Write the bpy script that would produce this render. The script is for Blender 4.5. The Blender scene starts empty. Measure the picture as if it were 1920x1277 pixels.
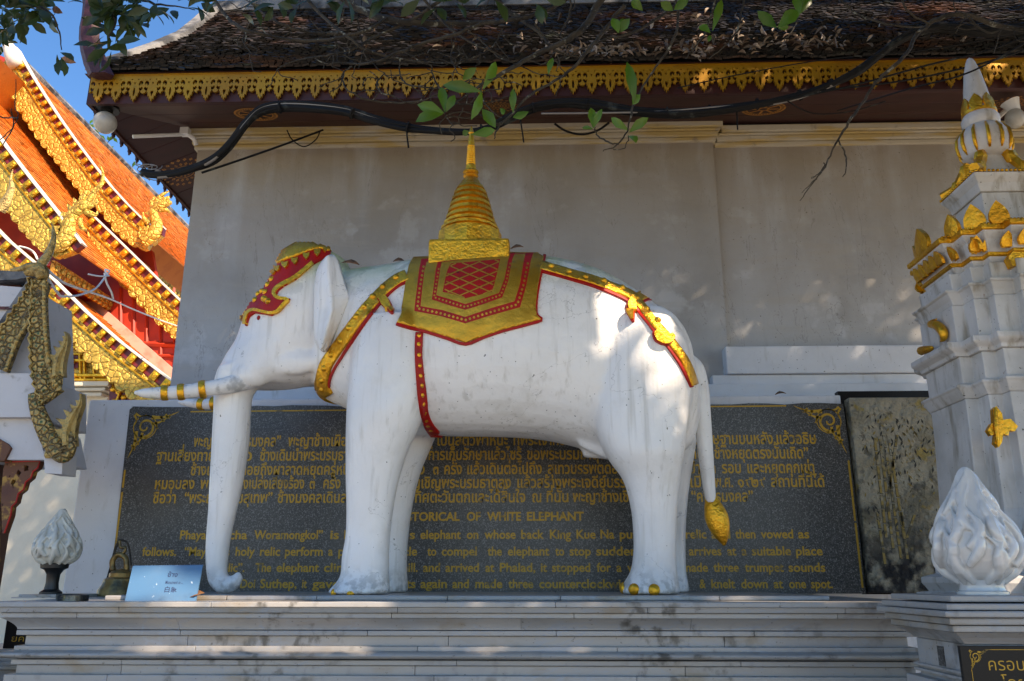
import bpy, bmesh, math, random
from mathutils import Vector, Matrix, noise as mnoise
from mathutils.bvhtree import BVHTree
from mathutils.geometry import delaunay_2d_cdt
rnd = random.Random(7)
scene = bpy.context.scene
COL = scene.collection

# ---------------------------------------------------------------- camera
CAM = Vector((0.0, 0.0, 1.62)); PITCH = math.radians(16.0); YAW = math.radians(1.8); FPX = 1561.0
F0 = Vector((-math.sin(YAW), math.cos(YAW), 0))
RT = Vector((math.cos(YAW), math.sin(YAW), 0))
FW = F0 * math.cos(PITCH) + Vector((0, 0, math.sin(PITCH)))
UP = RT.cross(FW)
cd = bpy.data.cameras.new("camera"); cam = bpy.data.objects.new("camera", cd); COL.objects.link(cam)
cam.location = CAM
cam.rotation_euler = Matrix((RT, UP, -FW)).transposed().to_euler()
cd.sensor_width = 36; cd.lens = FPX / 1920 * 36; cd.clip_end = 500; cd.clip_start = 0.05
scene.camera = cam

# ---------------------------------------------------------------- sky, sun, exposure
SUN = Vector((0.56, -0.50, 0.66)).normalized()
w = bpy.data.worlds.new("World"); scene.world = w; w.use_nodes = True
nt = w.node_tree; bg = nt.nodes["Background"]
sky = nt.nodes.new("ShaderNodeTexSky"); sky.sky_type = 'NISHITA'; sky.sun_disc = False
sky.sun_elevation = math.asin(SUN.z); sky.sun_rotation = math.atan2(SUN.x, SUN.y)
sky.altitude = 1000; sky.dust_density = 0.0; sky.ozone_density = 3.5; sky.air_density = 1.0
hs_ = nt.nodes.new('ShaderNodeHueSaturation'); hs_.inputs['Saturation'].default_value = 1.22; nt.links.new(sky.outputs[0], hs_.inputs['Color']); nt.links.new(hs_.outputs[0], bg.inputs[0]); bg.inputs[1].default_value = 0.145
sl = bpy.data.lights.new("sun", 'SUN'); so = bpy.data.objects.new("sun", sl); COL.objects.link(so)
sl.energy = 5.0; sl.angle = math.radians(0.5); sl.color = (1.0, 0.90, 0.74)
so.rotation_euler = SUN.to_track_quat('Z', 'Y').to_euler(); so.location = SUN * 30
scene.view_settings.view_transform = 'Standard'; scene.view_settings.look = 'None'
scene.view_settings.exposure = 1.08; scene.view_settings.use_white_balance = True; scene.view_settings.white_balance_temperature = 7600; scene.view_settings.white_balance_tint = 17; scene.view_settings.gamma = 1.0
scene.cycles.max_bounces = 6; scene.cycles.use_denoising = True

# ---------------------------------------------------------------- measuring helpers
def ray(px, py): return FW + RT * ((px - 960.0) / FPX) + UP * ((638.5 - py) / FPX)
def at(px, py, Y): d = ray(px, py); return CAM + d * (Y / d.y)
def atx(px, py, X): d = ray(px, py); return CAM + d * (X / d.x)
def atz(px, py, Z): d = ray(px, py); return CAM + d * ((Z - CAM.z) / d.z)
def pix(p):
    v = Vector(p) - CAM; k = v.dot(FW)
    if k < 1e-4: return (1e6, 1e6)
    return (960 + FPX * v.dot(RT) / k, 638.5 - FPX * v.dot(UP) / k)
def lerp(a, b, t): return a + (b - a) * t
def interp(tab, x):
    if x <= tab[0][0]: return tab[0][1:]
    for a, b in zip(tab, tab[1:]):
        if x <= b[0]:
            t = (x - a[0]) / (b[0] - a[0]); return tuple(lerp(p, q, t) for p, q in zip(a[1:], b[1:]))
    return tab[-1][1:]
def smooth_path(pts, n=8):
    pts = [Vector(p) for p in pts]; out = []
    for i in range(len(pts) - 1):
        p0 = pts[max(i - 1, 0)]; p1 = pts[i]; p2 = pts[i + 1]; p3 = pts[min(i + 2, len(pts) - 1)]
        for k in range(n):
            t = k / n
            out.append(0.5 * ((2 * p1) + (p2 - p0) * t + (2 * p0 - 5 * p1 + 4 * p2 - p3) * t * t + (3 * p1 - p0 - 3 * p2 + p3) * t ** 3))
    out.append(pts[-1]); return out
def smooth2(pts, n=6):
    return [(v.x, v.y) for v in smooth_path([(p[0], p[1], 0) for p in pts], n)]

# ---------------------------------------------------------------- objects
ROOT = {}
def thing(name, label, cat, loc, group=None):
    o = bpy.data.objects.new(name, None); COL.objects.link(o); o.location = loc
    o.empty_display_size = 0.1
    ROOT[o.name] = Vector(loc); tag(o, label, cat, group); return o
def tag(o, label=None, cat=None, group=None, kind=None):
    if label: o["label"] = label
    if cat: o["category"] = cat
    if group: o["group"] = group
    if kind: o["kind"] = kind
    return o
class MB:
    def __init__(s): s.v = []; s.f = []; s.m = []; s.t = []
    def add(s, vs, fs, m=0, tone=None):
        b = len(s.v); s.v += [tuple(v) for v in vs]
        for f in fs: s.f.append(tuple(i + b for i in f)); s.m.append(m); s.t.append(tone)
    def box(s, lo, hi, m=0, tone=None):
        x0, y0, z0 = lo; x1, y1, z1 = hi
        s.add([(x0,y0,z0),(x1,y0,z0),(x1,y1,z0),(x0,y1,z0),(x0,y0,z1),(x1,y0,z1),(x1,y1,z1),(x0,y1,z1)],
              [(0,3,2,1),(4,5,6,7),(0,1,5,4),(1,2,6,5),(2,3,7,6),(3,0,4,7)], m, tone)
    def hexa(s, p, m=0, tone=None):   # 8 corners: bottom 4, top 4
        s.add(p, [(0,3,2,1),(4,5,6,7),(0,1,5,4),(1,2,6,5),(2,3,7,6),(3,0,4,7)], m, tone)
    def rings(s, rs, m=0, cap=True, closed=True, tone=None):
        n = len(rs[0]); vs = [v for r in rs for v in r]; fs = []
        for i in range(len(rs) - 1):
            for j in range(n if closed else n - 1):
                k = (j + 1) % n
                fs.append((i*n+j, i*n+k, (i+1)*n+k, (i+1)*n+j))
        if cap: fs.append(tuple(range(n-1, -1, -1))); fs.append(tuple((len(rs)-1)*n + j for j in range(n)))
        s.add(vs, fs, m, tone)
    def tube(s, pts, rad, n=8, m=0, cap=True, sq=1.0):
        pts = [Vector(p) for p in pts]; rs = []
        if not hasattr(rad, '__len__'): rad = [rad] * len(pts)
        u = None
        for i, p in enumerate(pts):
            t = (pts[min(i+1, len(pts)-1)] - pts[max(i-1, 0)])
            if t.length < 1e-9: t = Vector((0, 0, 1))
            t.normalize()
            if u is None:
                u = t.cross(Vector((0, 1, 0.01)));
                if u.length < 1e-3: u = t.cross(Vector((1, 0, 0)))
            else: u = u - t * u.dot(t)
            u.normalize(); b = t.cross(u)
            rs.append([p + (u * math.cos(2*math.pi*j/n) + b * math.sin(2*math.pi*j/n) * sq) * rad[i] for j in range(n)])
        s.rings(rs, m, cap)
    def lathe(s, prof, c, n=24, m=0, axis=None, phase=0):   # prof: (radius, z) from bottom up
        ax = axis or (lambda z: (0, 0)); c = Vector(c)
        rs = [[(c.x + ax(z)[0] + r*math.cos(2*math.pi*j/n+phase), c.y + ax(z)[1] + r*math.sin(2*math.pi*j/n+phase), c.z + z) for j in range(n)] for r, z in prof]
        s.rings(rs, m)
    def prism(s, poly, d, m=0, holes=None, tone=None, mside=None):   # poly: 3D planar points; d: extrusion vector
        P = [Vector(p) for p in poly]; d = Vector(d); H = [[Vector(p) for p in h] for h in (holes or [])]
        nrm = Vector((0, 0, 0))
        for a, b in zip(P, P[1:] + P[:1]): nrm += (a - P[0]).cross(b - P[0])
        nrm.normalize(); ux = (P[1] - P[0]); 
        ux = ux - nrm*ux.dot(nrm)
        ux.normalize(); uy = nrm.cross(ux); o = P[0]
        allp = P + [q for h in H for q in h]
        c2 = [Vector(((q - o).dot(ux), (q - o).dot(uy))) for q in allp]
        edges = []; b = 0; loops = [list(range(len(P)))]
        b = len(P)
        for h in H: loops.append(list(range(b, b + len(h)))); b += len(h)
        for L in loops: edges += [(L[i], L[(i+1) % len(L)]) for i in range(len(L))]
        vo, eo, fo, ov, oe, of = delaunay_2d_cdt(c2, edges, [], 0, 1e-6)
        outer = [c2[i] for i in loops[0]]; hol = [[c2[i] for i in L] for L in loops[1:]]
        vs = [o + ux*v.x + uy*v.y for v in vo]
        fs = []
        for f in fo:
            c = sum((vo[i] for i in f), Vector((0, 0))) / len(f)
            if inpoly(c, outer) and not any(inpoly(c, h) for h in hol): fs.append(tuple(f))
        n = len(vs); front = nrm.dot(d) < 0
        s.add(vs, [f if front else f[::-1] for f in fs], m, tone)
        s.add([v + d for v in vs], [f[::-1] if front else f for f in fs], m, tone)
        for L in [P] + H:
            k = len(L); s.add(L + [q + d for q in L], [(i, (i+1) % k, k + (i+1) % k, k + i) for i in range(k)], m if mside is None else mside, tone)
    def ball(s, c, r, n=10, m=0, sx=(1,1,1)):
        rs = []; c = Vector(c)
        for i in range(1, n):
            a = math.pi * i / n
            rs.append([(c.x + r*sx[0]*math.sin(a)*math.cos(2*math.pi*j/(2*n)), c.y + r*sx[1]*math.sin(a)*math.sin(2*math.pi*j/(2*n)), c.z - r*sx[2]*math.cos(a)) for j in range(2*n)])
        s.rings(rs, m)
    def build(s, name, mats, parent=None, smooth=False, angle=None, label=None, bevel=0):
        if not isinstance(mats, (list, tuple)): mats = [mats]
        me = bpy.data.meshes.new(name)
        off = ROOT.get(parent.name, Vector((0,0,0))) if parent else Vector((0,0,0))
        me.from_pydata([(v[0]-off.x, v[1]-off.y, v[2]-off.z) for v in s.v], [], s.f)
        for mt in mats: me.materials.append(mt)
        me.polygons.foreach_set("material_index", s.m)
        if any(t is not None for t in s.t):
            a = me.attributes.new("tone", 'FLOAT', 'FACE'); a.data.foreach_set("value", [t if t is not None else 0.5 for t in s.t])
        bm = bmesh.new(); bm.from_mesh(me); bmesh.ops.remove_doubles(bm, verts=bm.verts, dist=1e-6) if smooth else None
        bmesh.ops.recalc_face_normals(bm, faces=bm.faces) 
        if bevel:
            es = [e for e in bm.edges if len(e.link_faces) == 2 and e.calc_face_angle(0) > 0.6]
            bmesh.ops.bevel(bm, geom=es, offset=bevel, segments=2, affect='EDGES', profile=0.6)
        bm.to_mesh(me); bm.free()
        if smooth:
            me.polygons.foreach_set("use_smooth", [True]*len(me.polygons))
            if angle: me.set_sharp_from_angle(angle=math.radians(angle))
        o = bpy.data.objects.new(name, me); COL.objects.link(o)
        if parent: o.parent = parent; ROOT[o.name] = off
        if label: o["label"] = label
        return o
def inpoly(p, poly):
    x, y = p[0], p[1]; r = False; n = len(poly)
    for i in range(n):
        x1, y1 = poly[i][0], poly[i][1]; x2, y2 = poly[i-1][0], poly[i-1][1]
        if (y1 > y) != (y2 > y) and x < (x2-x1)*(y-y1)/(y2-y1)+x1: r = not r
    return r
def P2(pts, Y): return [at(x, y, Y) for x, y in pts]

# ---------------------------------------------------------------- materials
def mat(name, base, rough=0.6, metal=0.0, layers=(), bump=(), tone=0.0, spec=0.5, coat=0.0, transl=None, roughvar=None):
    m = bpy.data.materials.new(name); m.use_nodes = True; n = m.node_tree.nodes; l = m.node_tree.links
    b = n["Principled BSDF"]; b.inputs["Roughness"].default_value = rough; b.inputs["Metallic"].default_value = metal
    b.inputs["Specular IOR Level"].default_value = spec; b.inputs["Coat Weight"].default_value = coat
    tc = n.new("ShaderNodeTexCoord")
    def coords(st):
        mp = n.new("ShaderNodeMapping"); mp.inputs["Scale"].default_value = st; l.new(tc.outputs["Object"], mp.inputs[0]); return mp.outputs[0]
    def fac(d):
        k = d.get('kind', 'noise'); st = d.get('st', (1,1,1)); sc = d['scale']
        if k == 'noise':
            t = n.new("ShaderNodeTexNoise"); t.inputs["Scale"].default_value = sc; t.inputs["Detail"].default_value = d.get('detail', 5)
            t.inputs["Roughness"].default_value = d.get('nr', 0.55); t.inputs["Distortion"].default_value = d.get('dist', 0); out = t.outputs["Fac"]
        elif k == 'voronoi':
            t = n.new("ShaderNodeTexVoronoi"); t.inputs["Scale"].default_value = sc; t.feature = d.get('feature', 'F1'); out = t.outputs["Distance"]
        elif k == 'wave':
            t = n.new("ShaderNodeTexWave"); t.inputs["Scale"].default_value = sc; t.bands_direction = d.get('dir', 'X'); t.inputs["Distortion"].default_value = d.get('dist', 0)
            t.wave_profile = d.get('prof', 'SIN'); t.inputs["Detail"].default_value = d.get('detail', 2); t.inputs["Detail Scale"].default_value = d.get('ds', 1.0); out = t.outputs["Fac"]
        l.new(coords(st), t.inputs["Vector"])
        mr = n.new("ShaderNodeMapRange"); mr.inputs[1].default_value = d.get('lo', 0.4); mr.inputs[2].default_value = d.get('hi', 0.6); mr.interpolation_type = 'SMOOTHSTEP'
        mr.inputs[3].default_value = d.get('a', 0.0); mr.inputs[4].default_value = d.get('b', 1.0)
        l.new(out, mr.inputs[0]); return mr.outputs[0]
    cur = n.new("ShaderNodeRGB"); cur.outputs[0].default_value = (*base, 1); cur = cur.outputs[0]
    for d in layers:
        mx = n.new("ShaderNodeMix"); mx.data_type = 'RGBA'; f = fac(d)
        if 'mask' in d:
            f2 = fac(d['mask']); mm = n.new("ShaderNodeMath"); mm.operation = 'MULTIPLY'; l.new(f, mm.inputs[0]); l.new(f2, mm.inputs[1]); f = mm.outputs[0]
        if 'z' in d:   # limited to a band of heights: (z0 full, z1 none)
            sx = n.new("ShaderNodeSeparateXYZ"); l.new(tc.outputs["Object"], sx.inputs[0]); mr = n.new("ShaderNodeMapRange")
            mr.inputs[1].default_value = d['z'][0]; mr.inputs[2].default_value = d['z'][1]; mr.inputs[3].default_value = 1; mr.inputs[4].default_value = 0
            l.new(sx.outputs[2], mr.inputs[0]); mm = n.new("ShaderNodeMath"); mm.operation = 'MULTIPLY'; l.new(f, mm.inputs[0]); l.new(mr.outputs[0], mm.inputs[1]); f = mm.outputs[0]
        l.new(f, mx.inputs[0]); l.new(cur, mx.inputs[6]); mx.inputs[7].default_value = (*d['col'], 1); cur = mx.outputs[2]
    if tone:
        at_ = n.new("ShaderNodeAttribute"); at_.attribute_name = "tone"
        mr = n.new("ShaderNodeMapRange"); mr.inputs[3].default_value = 1 - tone; mr.inputs[4].default_value = 1 + tone; l.new(at_.outputs["Fac"], mr.inputs[0])
        hs = n.new("ShaderNodeHueSaturation"); l.new(mr.outputs[0], hs.inputs["Value"]); l.new(cur, hs.inputs["Color"]); cur = hs.outputs[0]
    l.new(cur, b.inputs["Base Color"])
    h = None
    for d in bump:
        bn = n.new("ShaderNodeBump"); bn.inputs["Strength"].default_value = d.get('s', 0.3); bn.inputs["Distance"].default_value = d.get('d', 0.01)
        l.new(fac(d), bn.inputs["Height"])
        if h: l.new(h, bn.inputs["Normal"])
        h = bn.outputs[0]
    if h: l.new(h, b.inputs["Normal"])
    if roughvar: l.new(fac(roughvar), b.inputs["Roughness"])
    if transl:
        tr = n.new("ShaderNodeBsdfTranslucent"); tr.inputs[0].default_value = (*transl, 1); ad = n.new("ShaderNodeMixShader"); ad.inputs[0].default_value = 0.45
        l.new(b.outputs[0], ad.inputs[1]); l.new(tr.outputs[0], ad.inputs[2]); l.new(ad.outputs[0], n["Material Output"].inputs[0])
    return m
N = lambda scale, col=None, lo=0.4, hi=0.6, **k: dict(scale=scale, col=col, lo=lo, hi=hi, **k)
M = {}
M['plaster'] = mat("white_elephant_plaster", (0.77, 0.76, 0.745), 0.36, 0,
    [N(1.3, (0.66, 0.655, 0.645), 0.38, 0.72, detail=6), N(6, (0.50, 0.48, 0.44), 0.52, 0.74, st=(4, 4, 0.22), detail=7, b=0.65), N(3.2, (0.60, 0.58, 0.54), 0.54, 0.7, detail=9, b=0.6),
     N(1.0, (0.14, 0.13, 0.12), 0.4985, 0.5, detail=7, dist=0.5, mask=N(1.0, None, 0.5, 0.5015, detail=7, dist=0.5, a=1, b=0), b=0.45), N(55, (0.14, 0.14, 0.13), 0.755, 0.78, detail=1),
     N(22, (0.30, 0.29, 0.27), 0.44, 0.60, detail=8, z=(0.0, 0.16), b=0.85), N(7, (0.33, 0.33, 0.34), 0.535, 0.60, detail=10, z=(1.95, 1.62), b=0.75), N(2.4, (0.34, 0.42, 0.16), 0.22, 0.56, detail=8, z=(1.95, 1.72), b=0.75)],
    [N(9, None, 0.3, 0.7, s=0.22, d=0.012), N(30, None, 0.3, 0.7, s=0.10, d=0.006, st=(1,1,.4)), N(120, None, 0.3, 0.7, s=0.08, d=0.004)], roughvar=N(8, None, 0.35, 0.7, a=0.28, b=0.5))
M['plaster_clean'] = mat("white_ear_plaster", (0.77, 0.76, 0.745), 0.36, 0,
    [N(1.3, (0.66, 0.655, 0.645), 0.38, 0.72, detail=6), N(6, (0.50, 0.48, 0.44), 0.52, 0.74, st=(4, 4, 0.22), detail=7, b=0.65), N(3.2, (0.60, 0.58, 0.54), 0.54, 0.7, detail=9, b=0.6),
     N(1.0, (0.14, 0.13, 0.12), 0.4985, 0.5, detail=7, dist=0.5, mask=N(1.0, None, 0.5, 0.5015, detail=7, dist=0.5, a=1, b=0), b=0.45), N(55, (0.14, 0.14, 0.13), 0.755, 0.78, detail=1),
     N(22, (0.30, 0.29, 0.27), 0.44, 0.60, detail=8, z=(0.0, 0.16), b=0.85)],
    [N(9, None, 0.3, 0.7, s=0.22, d=0.012), N(30, None, 0.3, 0.7, s=0.10, d=0.006, st=(1,1,.4)), N(120, None, 0.3, 0.7, s=0.08, d=0.004)], roughvar=N(8, None, 0.35, 0.7, a=0.28, b=0.5))
M['gold'] = mat("gold_paint", (0.80, 0.41, 0.03), 0.33, 0.80, [N(6, (0.58, 0.26, 0.016), 0.4, 0.7), N(40, (0.86, 0.52, 0.08), 0.55, 0.75), N(11, (0.16, 0.09, 0.02), 0.66, 0.78, detail=8, b=0.8)],
    [N(60, None, 0.3, 0.7, s=0.35, d=0.006), N(14, None, 0.3, 0.7, s=0.3, d=0.012)])
M['gold_flat'] = mat("gold_cloth_paint", (0.62, 0.33, 0.03), 0.40, 0.70, [N(3, (0.48, 0.24, 0.018), 0.4, 0.7), N(9, (0.22, 0.14, 0.04), 0.62, 0.78, detail=8, b=0.7)], [N(12, None, 0.3, 0.7, s=0.25, d=0.012)])
M['red'] = mat("red_paint", (0.37, 0.008, 0.004), 0.45, 0, spec=0.25, layers=[N(12, (0.28, 0.010, 0.008), 0.45, 0.7), N(30, (0.12, 0.02, 0.015), 0.66, 0.76, detail=6, b=0.7)], bump=[N(20, None, 0.3, 0.7, s=0.2, d=0.006)])
M['marble'] = mat("veined_marble", (0.345, 0.33, 0.31), 0.34, 0,
    [N(1.8, (0.27, 0.27, 0.275), 0.42, 0.72, detail=8, dist=0.6, st=(0.5,1,2.2)), N(2.4, (0.30, 0.32, 0.35), 0.482, 0.5, detail=9, dist=1.4, st=(0.6,1,1.8), b=0.75, mask=N(2.4, None, 0.5, 0.518, detail=9, dist=1.4, st=(0.6,1,1.8), a=1, b=0)),
     N(4, (0.27, 0.19, 0.10), 0.52, 0.72, detail=8, st=(1,1,2), b=0.6), N(14, (0.05, 0.042, 0.03), 0.50, 0.68, detail=9, st=(1,1,.7), mask=N(1.6, None, 0.46, 0.62, detail=4), b=0.8), N(50, (0.10, 0.09, 0.075), 0.68, 0.74, detail=2, b=0.7)],
    [N(30, None, 0.3, 0.7, s=0.10, d=0.004)], tone=0.09)
M['wall'] = mat("old_whitewash", (0.41, 0.405, 0.40), 0.8, 0,
    [N(0.9, (0.31, 0.30, 0.285), 0.42, 0.66, detail=8), N(2.2, (0.49, 0.49, 0.49), 0.55, 0.64, detail=6, nr=0.6, b=0.8), N(4.5, (0.40, 0.375, 0.34), 0.50, 0.7, st=(0.3, 1, 2.0), detail=8, b=0.7),
     N(3.0, (0.30, 0.28, 0.25), 0.58, 0.74, st=(2.4, 1, 0.22), detail=8, b=0.5), N(1.0, (0.16, 0.15, 0.14), 0.4975, 0.5, detail=10, dist=0.6, st=(2.4,1,0.6), mask=N(1.0, None, 0.5, 0.5025, detail=10, dist=0.6, st=(2.4,1,0.6), a=1, b=0), b=0.6),
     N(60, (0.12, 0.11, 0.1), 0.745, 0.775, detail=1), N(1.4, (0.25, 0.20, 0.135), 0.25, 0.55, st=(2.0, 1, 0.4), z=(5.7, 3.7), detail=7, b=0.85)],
    [N(6, None, 0.3, 0.7, s=0.2, d=0.02), N(70, None, 0.3, 0.7, s=0.12, d=0.004)])
M['cornice'] = mat("cream_cornice", (0.52, 0.47, 0.36), 0.7, 0, [N(4, (0.50, 0.37, 0.15), 0.42, 0.6, st=(0.4, 1, 3), detail=6), N(9, (0.30, 0.25, 0.18), 0.58, 0.75, detail=8)], [N(20, None, 0.3, 0.7, s=0.2, d=0.01)])
M['whitewash'] = mat("white_masonry", (0.64, 0.65, 0.67), 0.62, 0, [N(2, (0.55, 0.56, 0.58), 0.4, 0.7), N(8, (0.40, 0.38, 0.34), 0.58, 0.78, st=(2, 2, 0.5), detail=8, b=0.6), N(60, (0.15, 0.15, 0.14), 0.74, 0.77, detail=1)],
    [N(12, None, 0.3, 0.7, s=0.18, d=0.01)])
M['shrinewhite'] = mat("weathered_shrine_white", (0.54, 0.53, 0.52), 0.55, 0, [N(3, (0.42, 0.41, 0.39), 0.4, 0.68, detail=7), N(6, (0.24, 0.21, 0.16), 0.50, 0.72, st=(2.5, 2.5, 0.5), detail=9, b=0.8), N(30, (0.2, 0.08, 0.05), 0.68, 0.75, detail=4, b=0.7),
    N(60, (0.10, 0.10, 0.09), 0.70, 0.74, detail=2)], [N(15, None, 0.3, 0.7, s=0.2, d=0.01)])
M['granite'] = mat("speckled_granite", (0.048, 0.046, 0.042), 0.38, 0, [N(110, (0.19, 0.185, 0.175), 0.5, 0.66, detail=3), N(170, (0.012, 0.012, 0.013), 0.52, 0.62, detail=2), N(2, (0.075, 0.065, 0.055), 0.5, 0.75, b=0.6)], [])
M['goldink'] = mat("worn_gold_lettering", (0.46, 0.26, 0.02), 0.5, 0.25, [N(16, (0.10, 0.075, 0.03), 0.58, 0.68, detail=6, b=0.8)], [])
M['redwood'] = mat("dark_red_wood", (0.045, 0.0065, 0.004), 0.6, 0, [N(5, (0.035, 0.006, 0.004), 0.4, 0.65, st=(0.4, 2, 2), detail=6), N(2, (0.07, 0.012, 0.005), 0.55, 0.75)],
    [dict(kind='wave', scale=1.15, dir='Y', prof='SAW', lo=0.0, hi=0.06, s=0.8, d=0.012)])
M['fret'] = mat("yellow_fretwork_paint", (0.42, 0.205, 0.008), 0.5, 0.45, [N(3, (0.33, 0.15, 0.008), 0.4, 0.7), N(25, (0.25, 0.14, 0.02), 0.62, 0.75)], [])
M['stencil'] = mat("stencil_gold_paint", (0.48, 0.20, 0.03), 0.55, 0.2, [N(20, (0.2, 0.08, 0.02), 0.5, 0.7)], [])
M['tile'] = mat("weathered_roof_tile", (0.070, 0.027, 0.011), 0.6, 0, spec=0.25, layers=[N(1.3, (0.018, 0.015, 0.012), 0.30, 0.52, detail=7), N(14, (0.09, 0.05, 0.03), 0.55, 0.78), N(3, (0.06, 0.065, 0.045), 0.60, 0.76, detail=8)], bump=[N(60, None, 0.3, 0.7, s=0.3, d=0.004)], tone=0.55)
M['mortar'] = mat("stained_ridge_mortar", (0.20, 0.20, 0.20), 0.85, 0, [N(3, (0.04, 0.042, 0.045), 0.40, 0.58, detail=8)], [N(14, None, 0.3, 0.7, s=0.4, d=0.02)])
M['orangetile'] = mat("orange_roof_tile", (0.66, 0.215, 0.030), 0.55, 0, [N(2, (0.56, 0.16, 0.02), 0.4, 0.7), N(30, (0.66, 0.24, 0.05), 0.55, 0.7), N(9, (0.25, 0.08, 0.02), 0.66, 0.78, detail=8)], [N(40, None, 0.3, 0.7, s=0.2, d=0.01)], tone=0.28)
M['relief'] = mat("carved_gold_relief", (0.62, 0.40, 0.07), 0.36, 0.45, [N(7, (0.50, 0.29, 0.04), 0.45, 0.7), dict(kind='voronoi', scale=9.0, col=(0.26, 0.12, 0.02), lo=0.07, hi=0.0, feature='DISTANCE_TO_EDGE', b=0.8)],
    [dict(kind='voronoi', scale=9.0, lo=0.0, hi=0.2, feature='DISTANCE_TO_EDGE', s=0.6, d=0.03), N(25, None, 0.3, 0.7, s=0.5, d=0.02)])
M['relieforange'] = mat("carved_orange_relief", (0.62, 0.30, 0.04), 0.4, 0.3, [N(7, (0.5, 0.18, 0.02), 0.45, 0.7)],
    [dict(kind='voronoi', scale=8, lo=0.0, hi=0.25, feature='DISTANCE_TO_EDGE', s=0.9, d=0.05), N(25, None, 0.3, 0.7, s=0.6, d=0.03)])
M['templered'] = mat("temple_red_lacquer", (0.42, 0.035, 0.012), 0.5, 0, [N(2, (0.30, 0.02, 0.01), 0.4, 0.7)], [])
M['maroon'] = mat("maroon_lacquer", (0.16, 0.012, 0.016), 0.45, 0, [N(4, (0.10, 0.01, 0.01), 0.4, 0.7)], [])
M['naga'] = mat("antique_gold_scales", (0.40, 0.27, 0.09), 0.4, 0.4, [dict(kind='voronoi', scale=26, col=(0.03, 0.085, 0.03), lo=0.32, hi=0.18, b=0.9), dict(kind='voronoi', scale=26, col=(0.05, 0.03, 0.012), lo=0.07, hi=0.0, feature='DISTANCE_TO_EDGE'), N(6, (0.16, 0.11, 0.05), 0.5, 0.7)],
    [dict(kind='voronoi', scale=26, lo=0.0, hi=0.2, feature='DISTANCE_TO_EDGE', s=0.9, d=0.02), N(40, None, 0.3, 0.7, s=0.4, d=0.01)])
M['nagarim'] = mat("antique_gold_rim", (0.44, 0.30, 0.10), 0.4, 0.45, [N(14, (0.14, 0.09, 0.03), 0.48, 0.7, detail=7)], [N(40, None, 0.3, 0.7, s=0.6, d=0.012)])
M['cream'] = mat("cream_plaster", (0.68, 0.60, 0.46), 0.8, 0, [N(2, (0.62, 0.54, 0.41), 0.4, 0.7)], [N(30, None, 0.3, 0.7, s=0.2, d=0.01)])
M['whitepaint'] = mat("white_trim_paint", (0.62, 0.57, 0.50), 0.6, 0, [N(5, (0.5, 0.48, 0.46), 0.55, 0.75)], [])
M['opal'] = mat("opal_glass", (0.60, 0.585, 0.56), 0.16, 0, [N(9, (0.55, 0.54, 0.50), 0.5, 0.75), N(9, (0.2, 0.17, 0.12), 0.62, 0.72, detail=8, z=(0.03, 0.16))], [], coat=0.4)
M['opaldim'] = mat("dusty_opal_glass", (0.50, 0.485, 0.42), 0.25, 0, [N(9, (0.42, 0.41, 0.37), 0.5, 0.75)], [], coat=0.2)
M['globe'] = mat("dusty_globe_glass", (0.45, 0.42, 0.36), 0.3, 0, [N(8, (0.30, 0.27, 0.22), 0.45, 0.7, detail=7)], [])
M['black'] = mat("black_metal", (0.012, 0.012, 0.012), 0.4, 0.2)
M['blackstone'] = mat("polished_black_stone", (0.010, 0.009, 0.009), 0.35, 0, spec=0.2, layers=[N(200, (0.03, 0.03, 0.03), 0.62, 0.7)])
M['cable'] = mat("black_cable_rubber", (0.010, 0.0095, 0.009), 0.7, 0, spec=0.2, layers=[N(8, (0.04, 0.045, 0.04), 0.6, 0.7)])
M['cablegrey'] = mat("grey_cable_sheath", (0.22, 0.20, 0.18), 0.5)
M['pvc'] = mat("white_pvc", (0.66, 0.65, 0.62), 0.4)
M['card'] = mat("blue_card", (0.07, 0.175, 0.31), 0.5, 0, spec=0.15, layers=[N(3, (0.10, 0.18, 0.28), 0.4, 0.7), N(40, (0.45, 0.55, 0.65), 0.66, 0.74), N(5, (0.06, 0.12, 0.20), 0.55, 0.7, detail=8)])
M['cardink'] = mat("card_ink", (0.02, 0.03, 0.08), 0.5)
M['bronze'] = mat("tarnished_brass", (0.26, 0.16, 0.05), 0.4, 0.6, [N(12, (0.09, 0.07, 0.035), 0.45, 0.65, detail=7)], [N(30, None, 0.3, 0.7, s=0.4, d=0.006)])
M['mural'] = mat("mouldy_mural_plaster", (0.33, 0.30, 0.22), 0.85, 0, [N(4, (0.20, 0.18, 0.12), 0.42, 0.64, detail=9), N(12, (0.07, 0.065, 0.05), 0.56, 0.68, detail=10, b=0.8), N(9, (0.32, 0.23, 0.05), 0.58, 0.68, detail=6, b=0.8), N(26, (0.05, 0.05, 0.04), 0.62, 0.7, detail=5, b=0.7),
    N(6, (0.008, 0.008, 0.008), 0.34, 0.50, detail=10, z=(0.20, 0.75))], [N(16, None, 0.3, 0.7, s=0.8, d=0.03)])
M['bamboo'] = mat("ochre_bamboo_paint", (0.27, 0.19, 0.05), 0.8, 0, [N(20, (0.08, 0.07, 0.04), 0.45, 0.6, detail=6), N(9, (0.28,0.26,0.2), 0.5, 0.66, detail=8)])
M['darkpaint'] = mat("dark_mural_paint", (0.03, 0.03, 0.025), 0.8)
M['bark'] = mat("lichened_bark", (0.045, 0.036, 0.024), 0.9, 0, [N(10, (0.018, 0.015, 0.011), 0.45, 0.6, detail=8), N(18, (0.20, 0.20, 0.16), 0.60, 0.68, detail=6)], [N(40, None, 0.3, 0.7, s=0.5, d=0.006)])
M['leaf'] = mat("green_leaf", (0.040, 0.085, 0.012), 0.32, 0, [N(4, (0.075, 0.095, 0.012), 0.45, 0.65)], [], tone=0.5, transl=(0.18, 0.42, 0.03))
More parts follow.
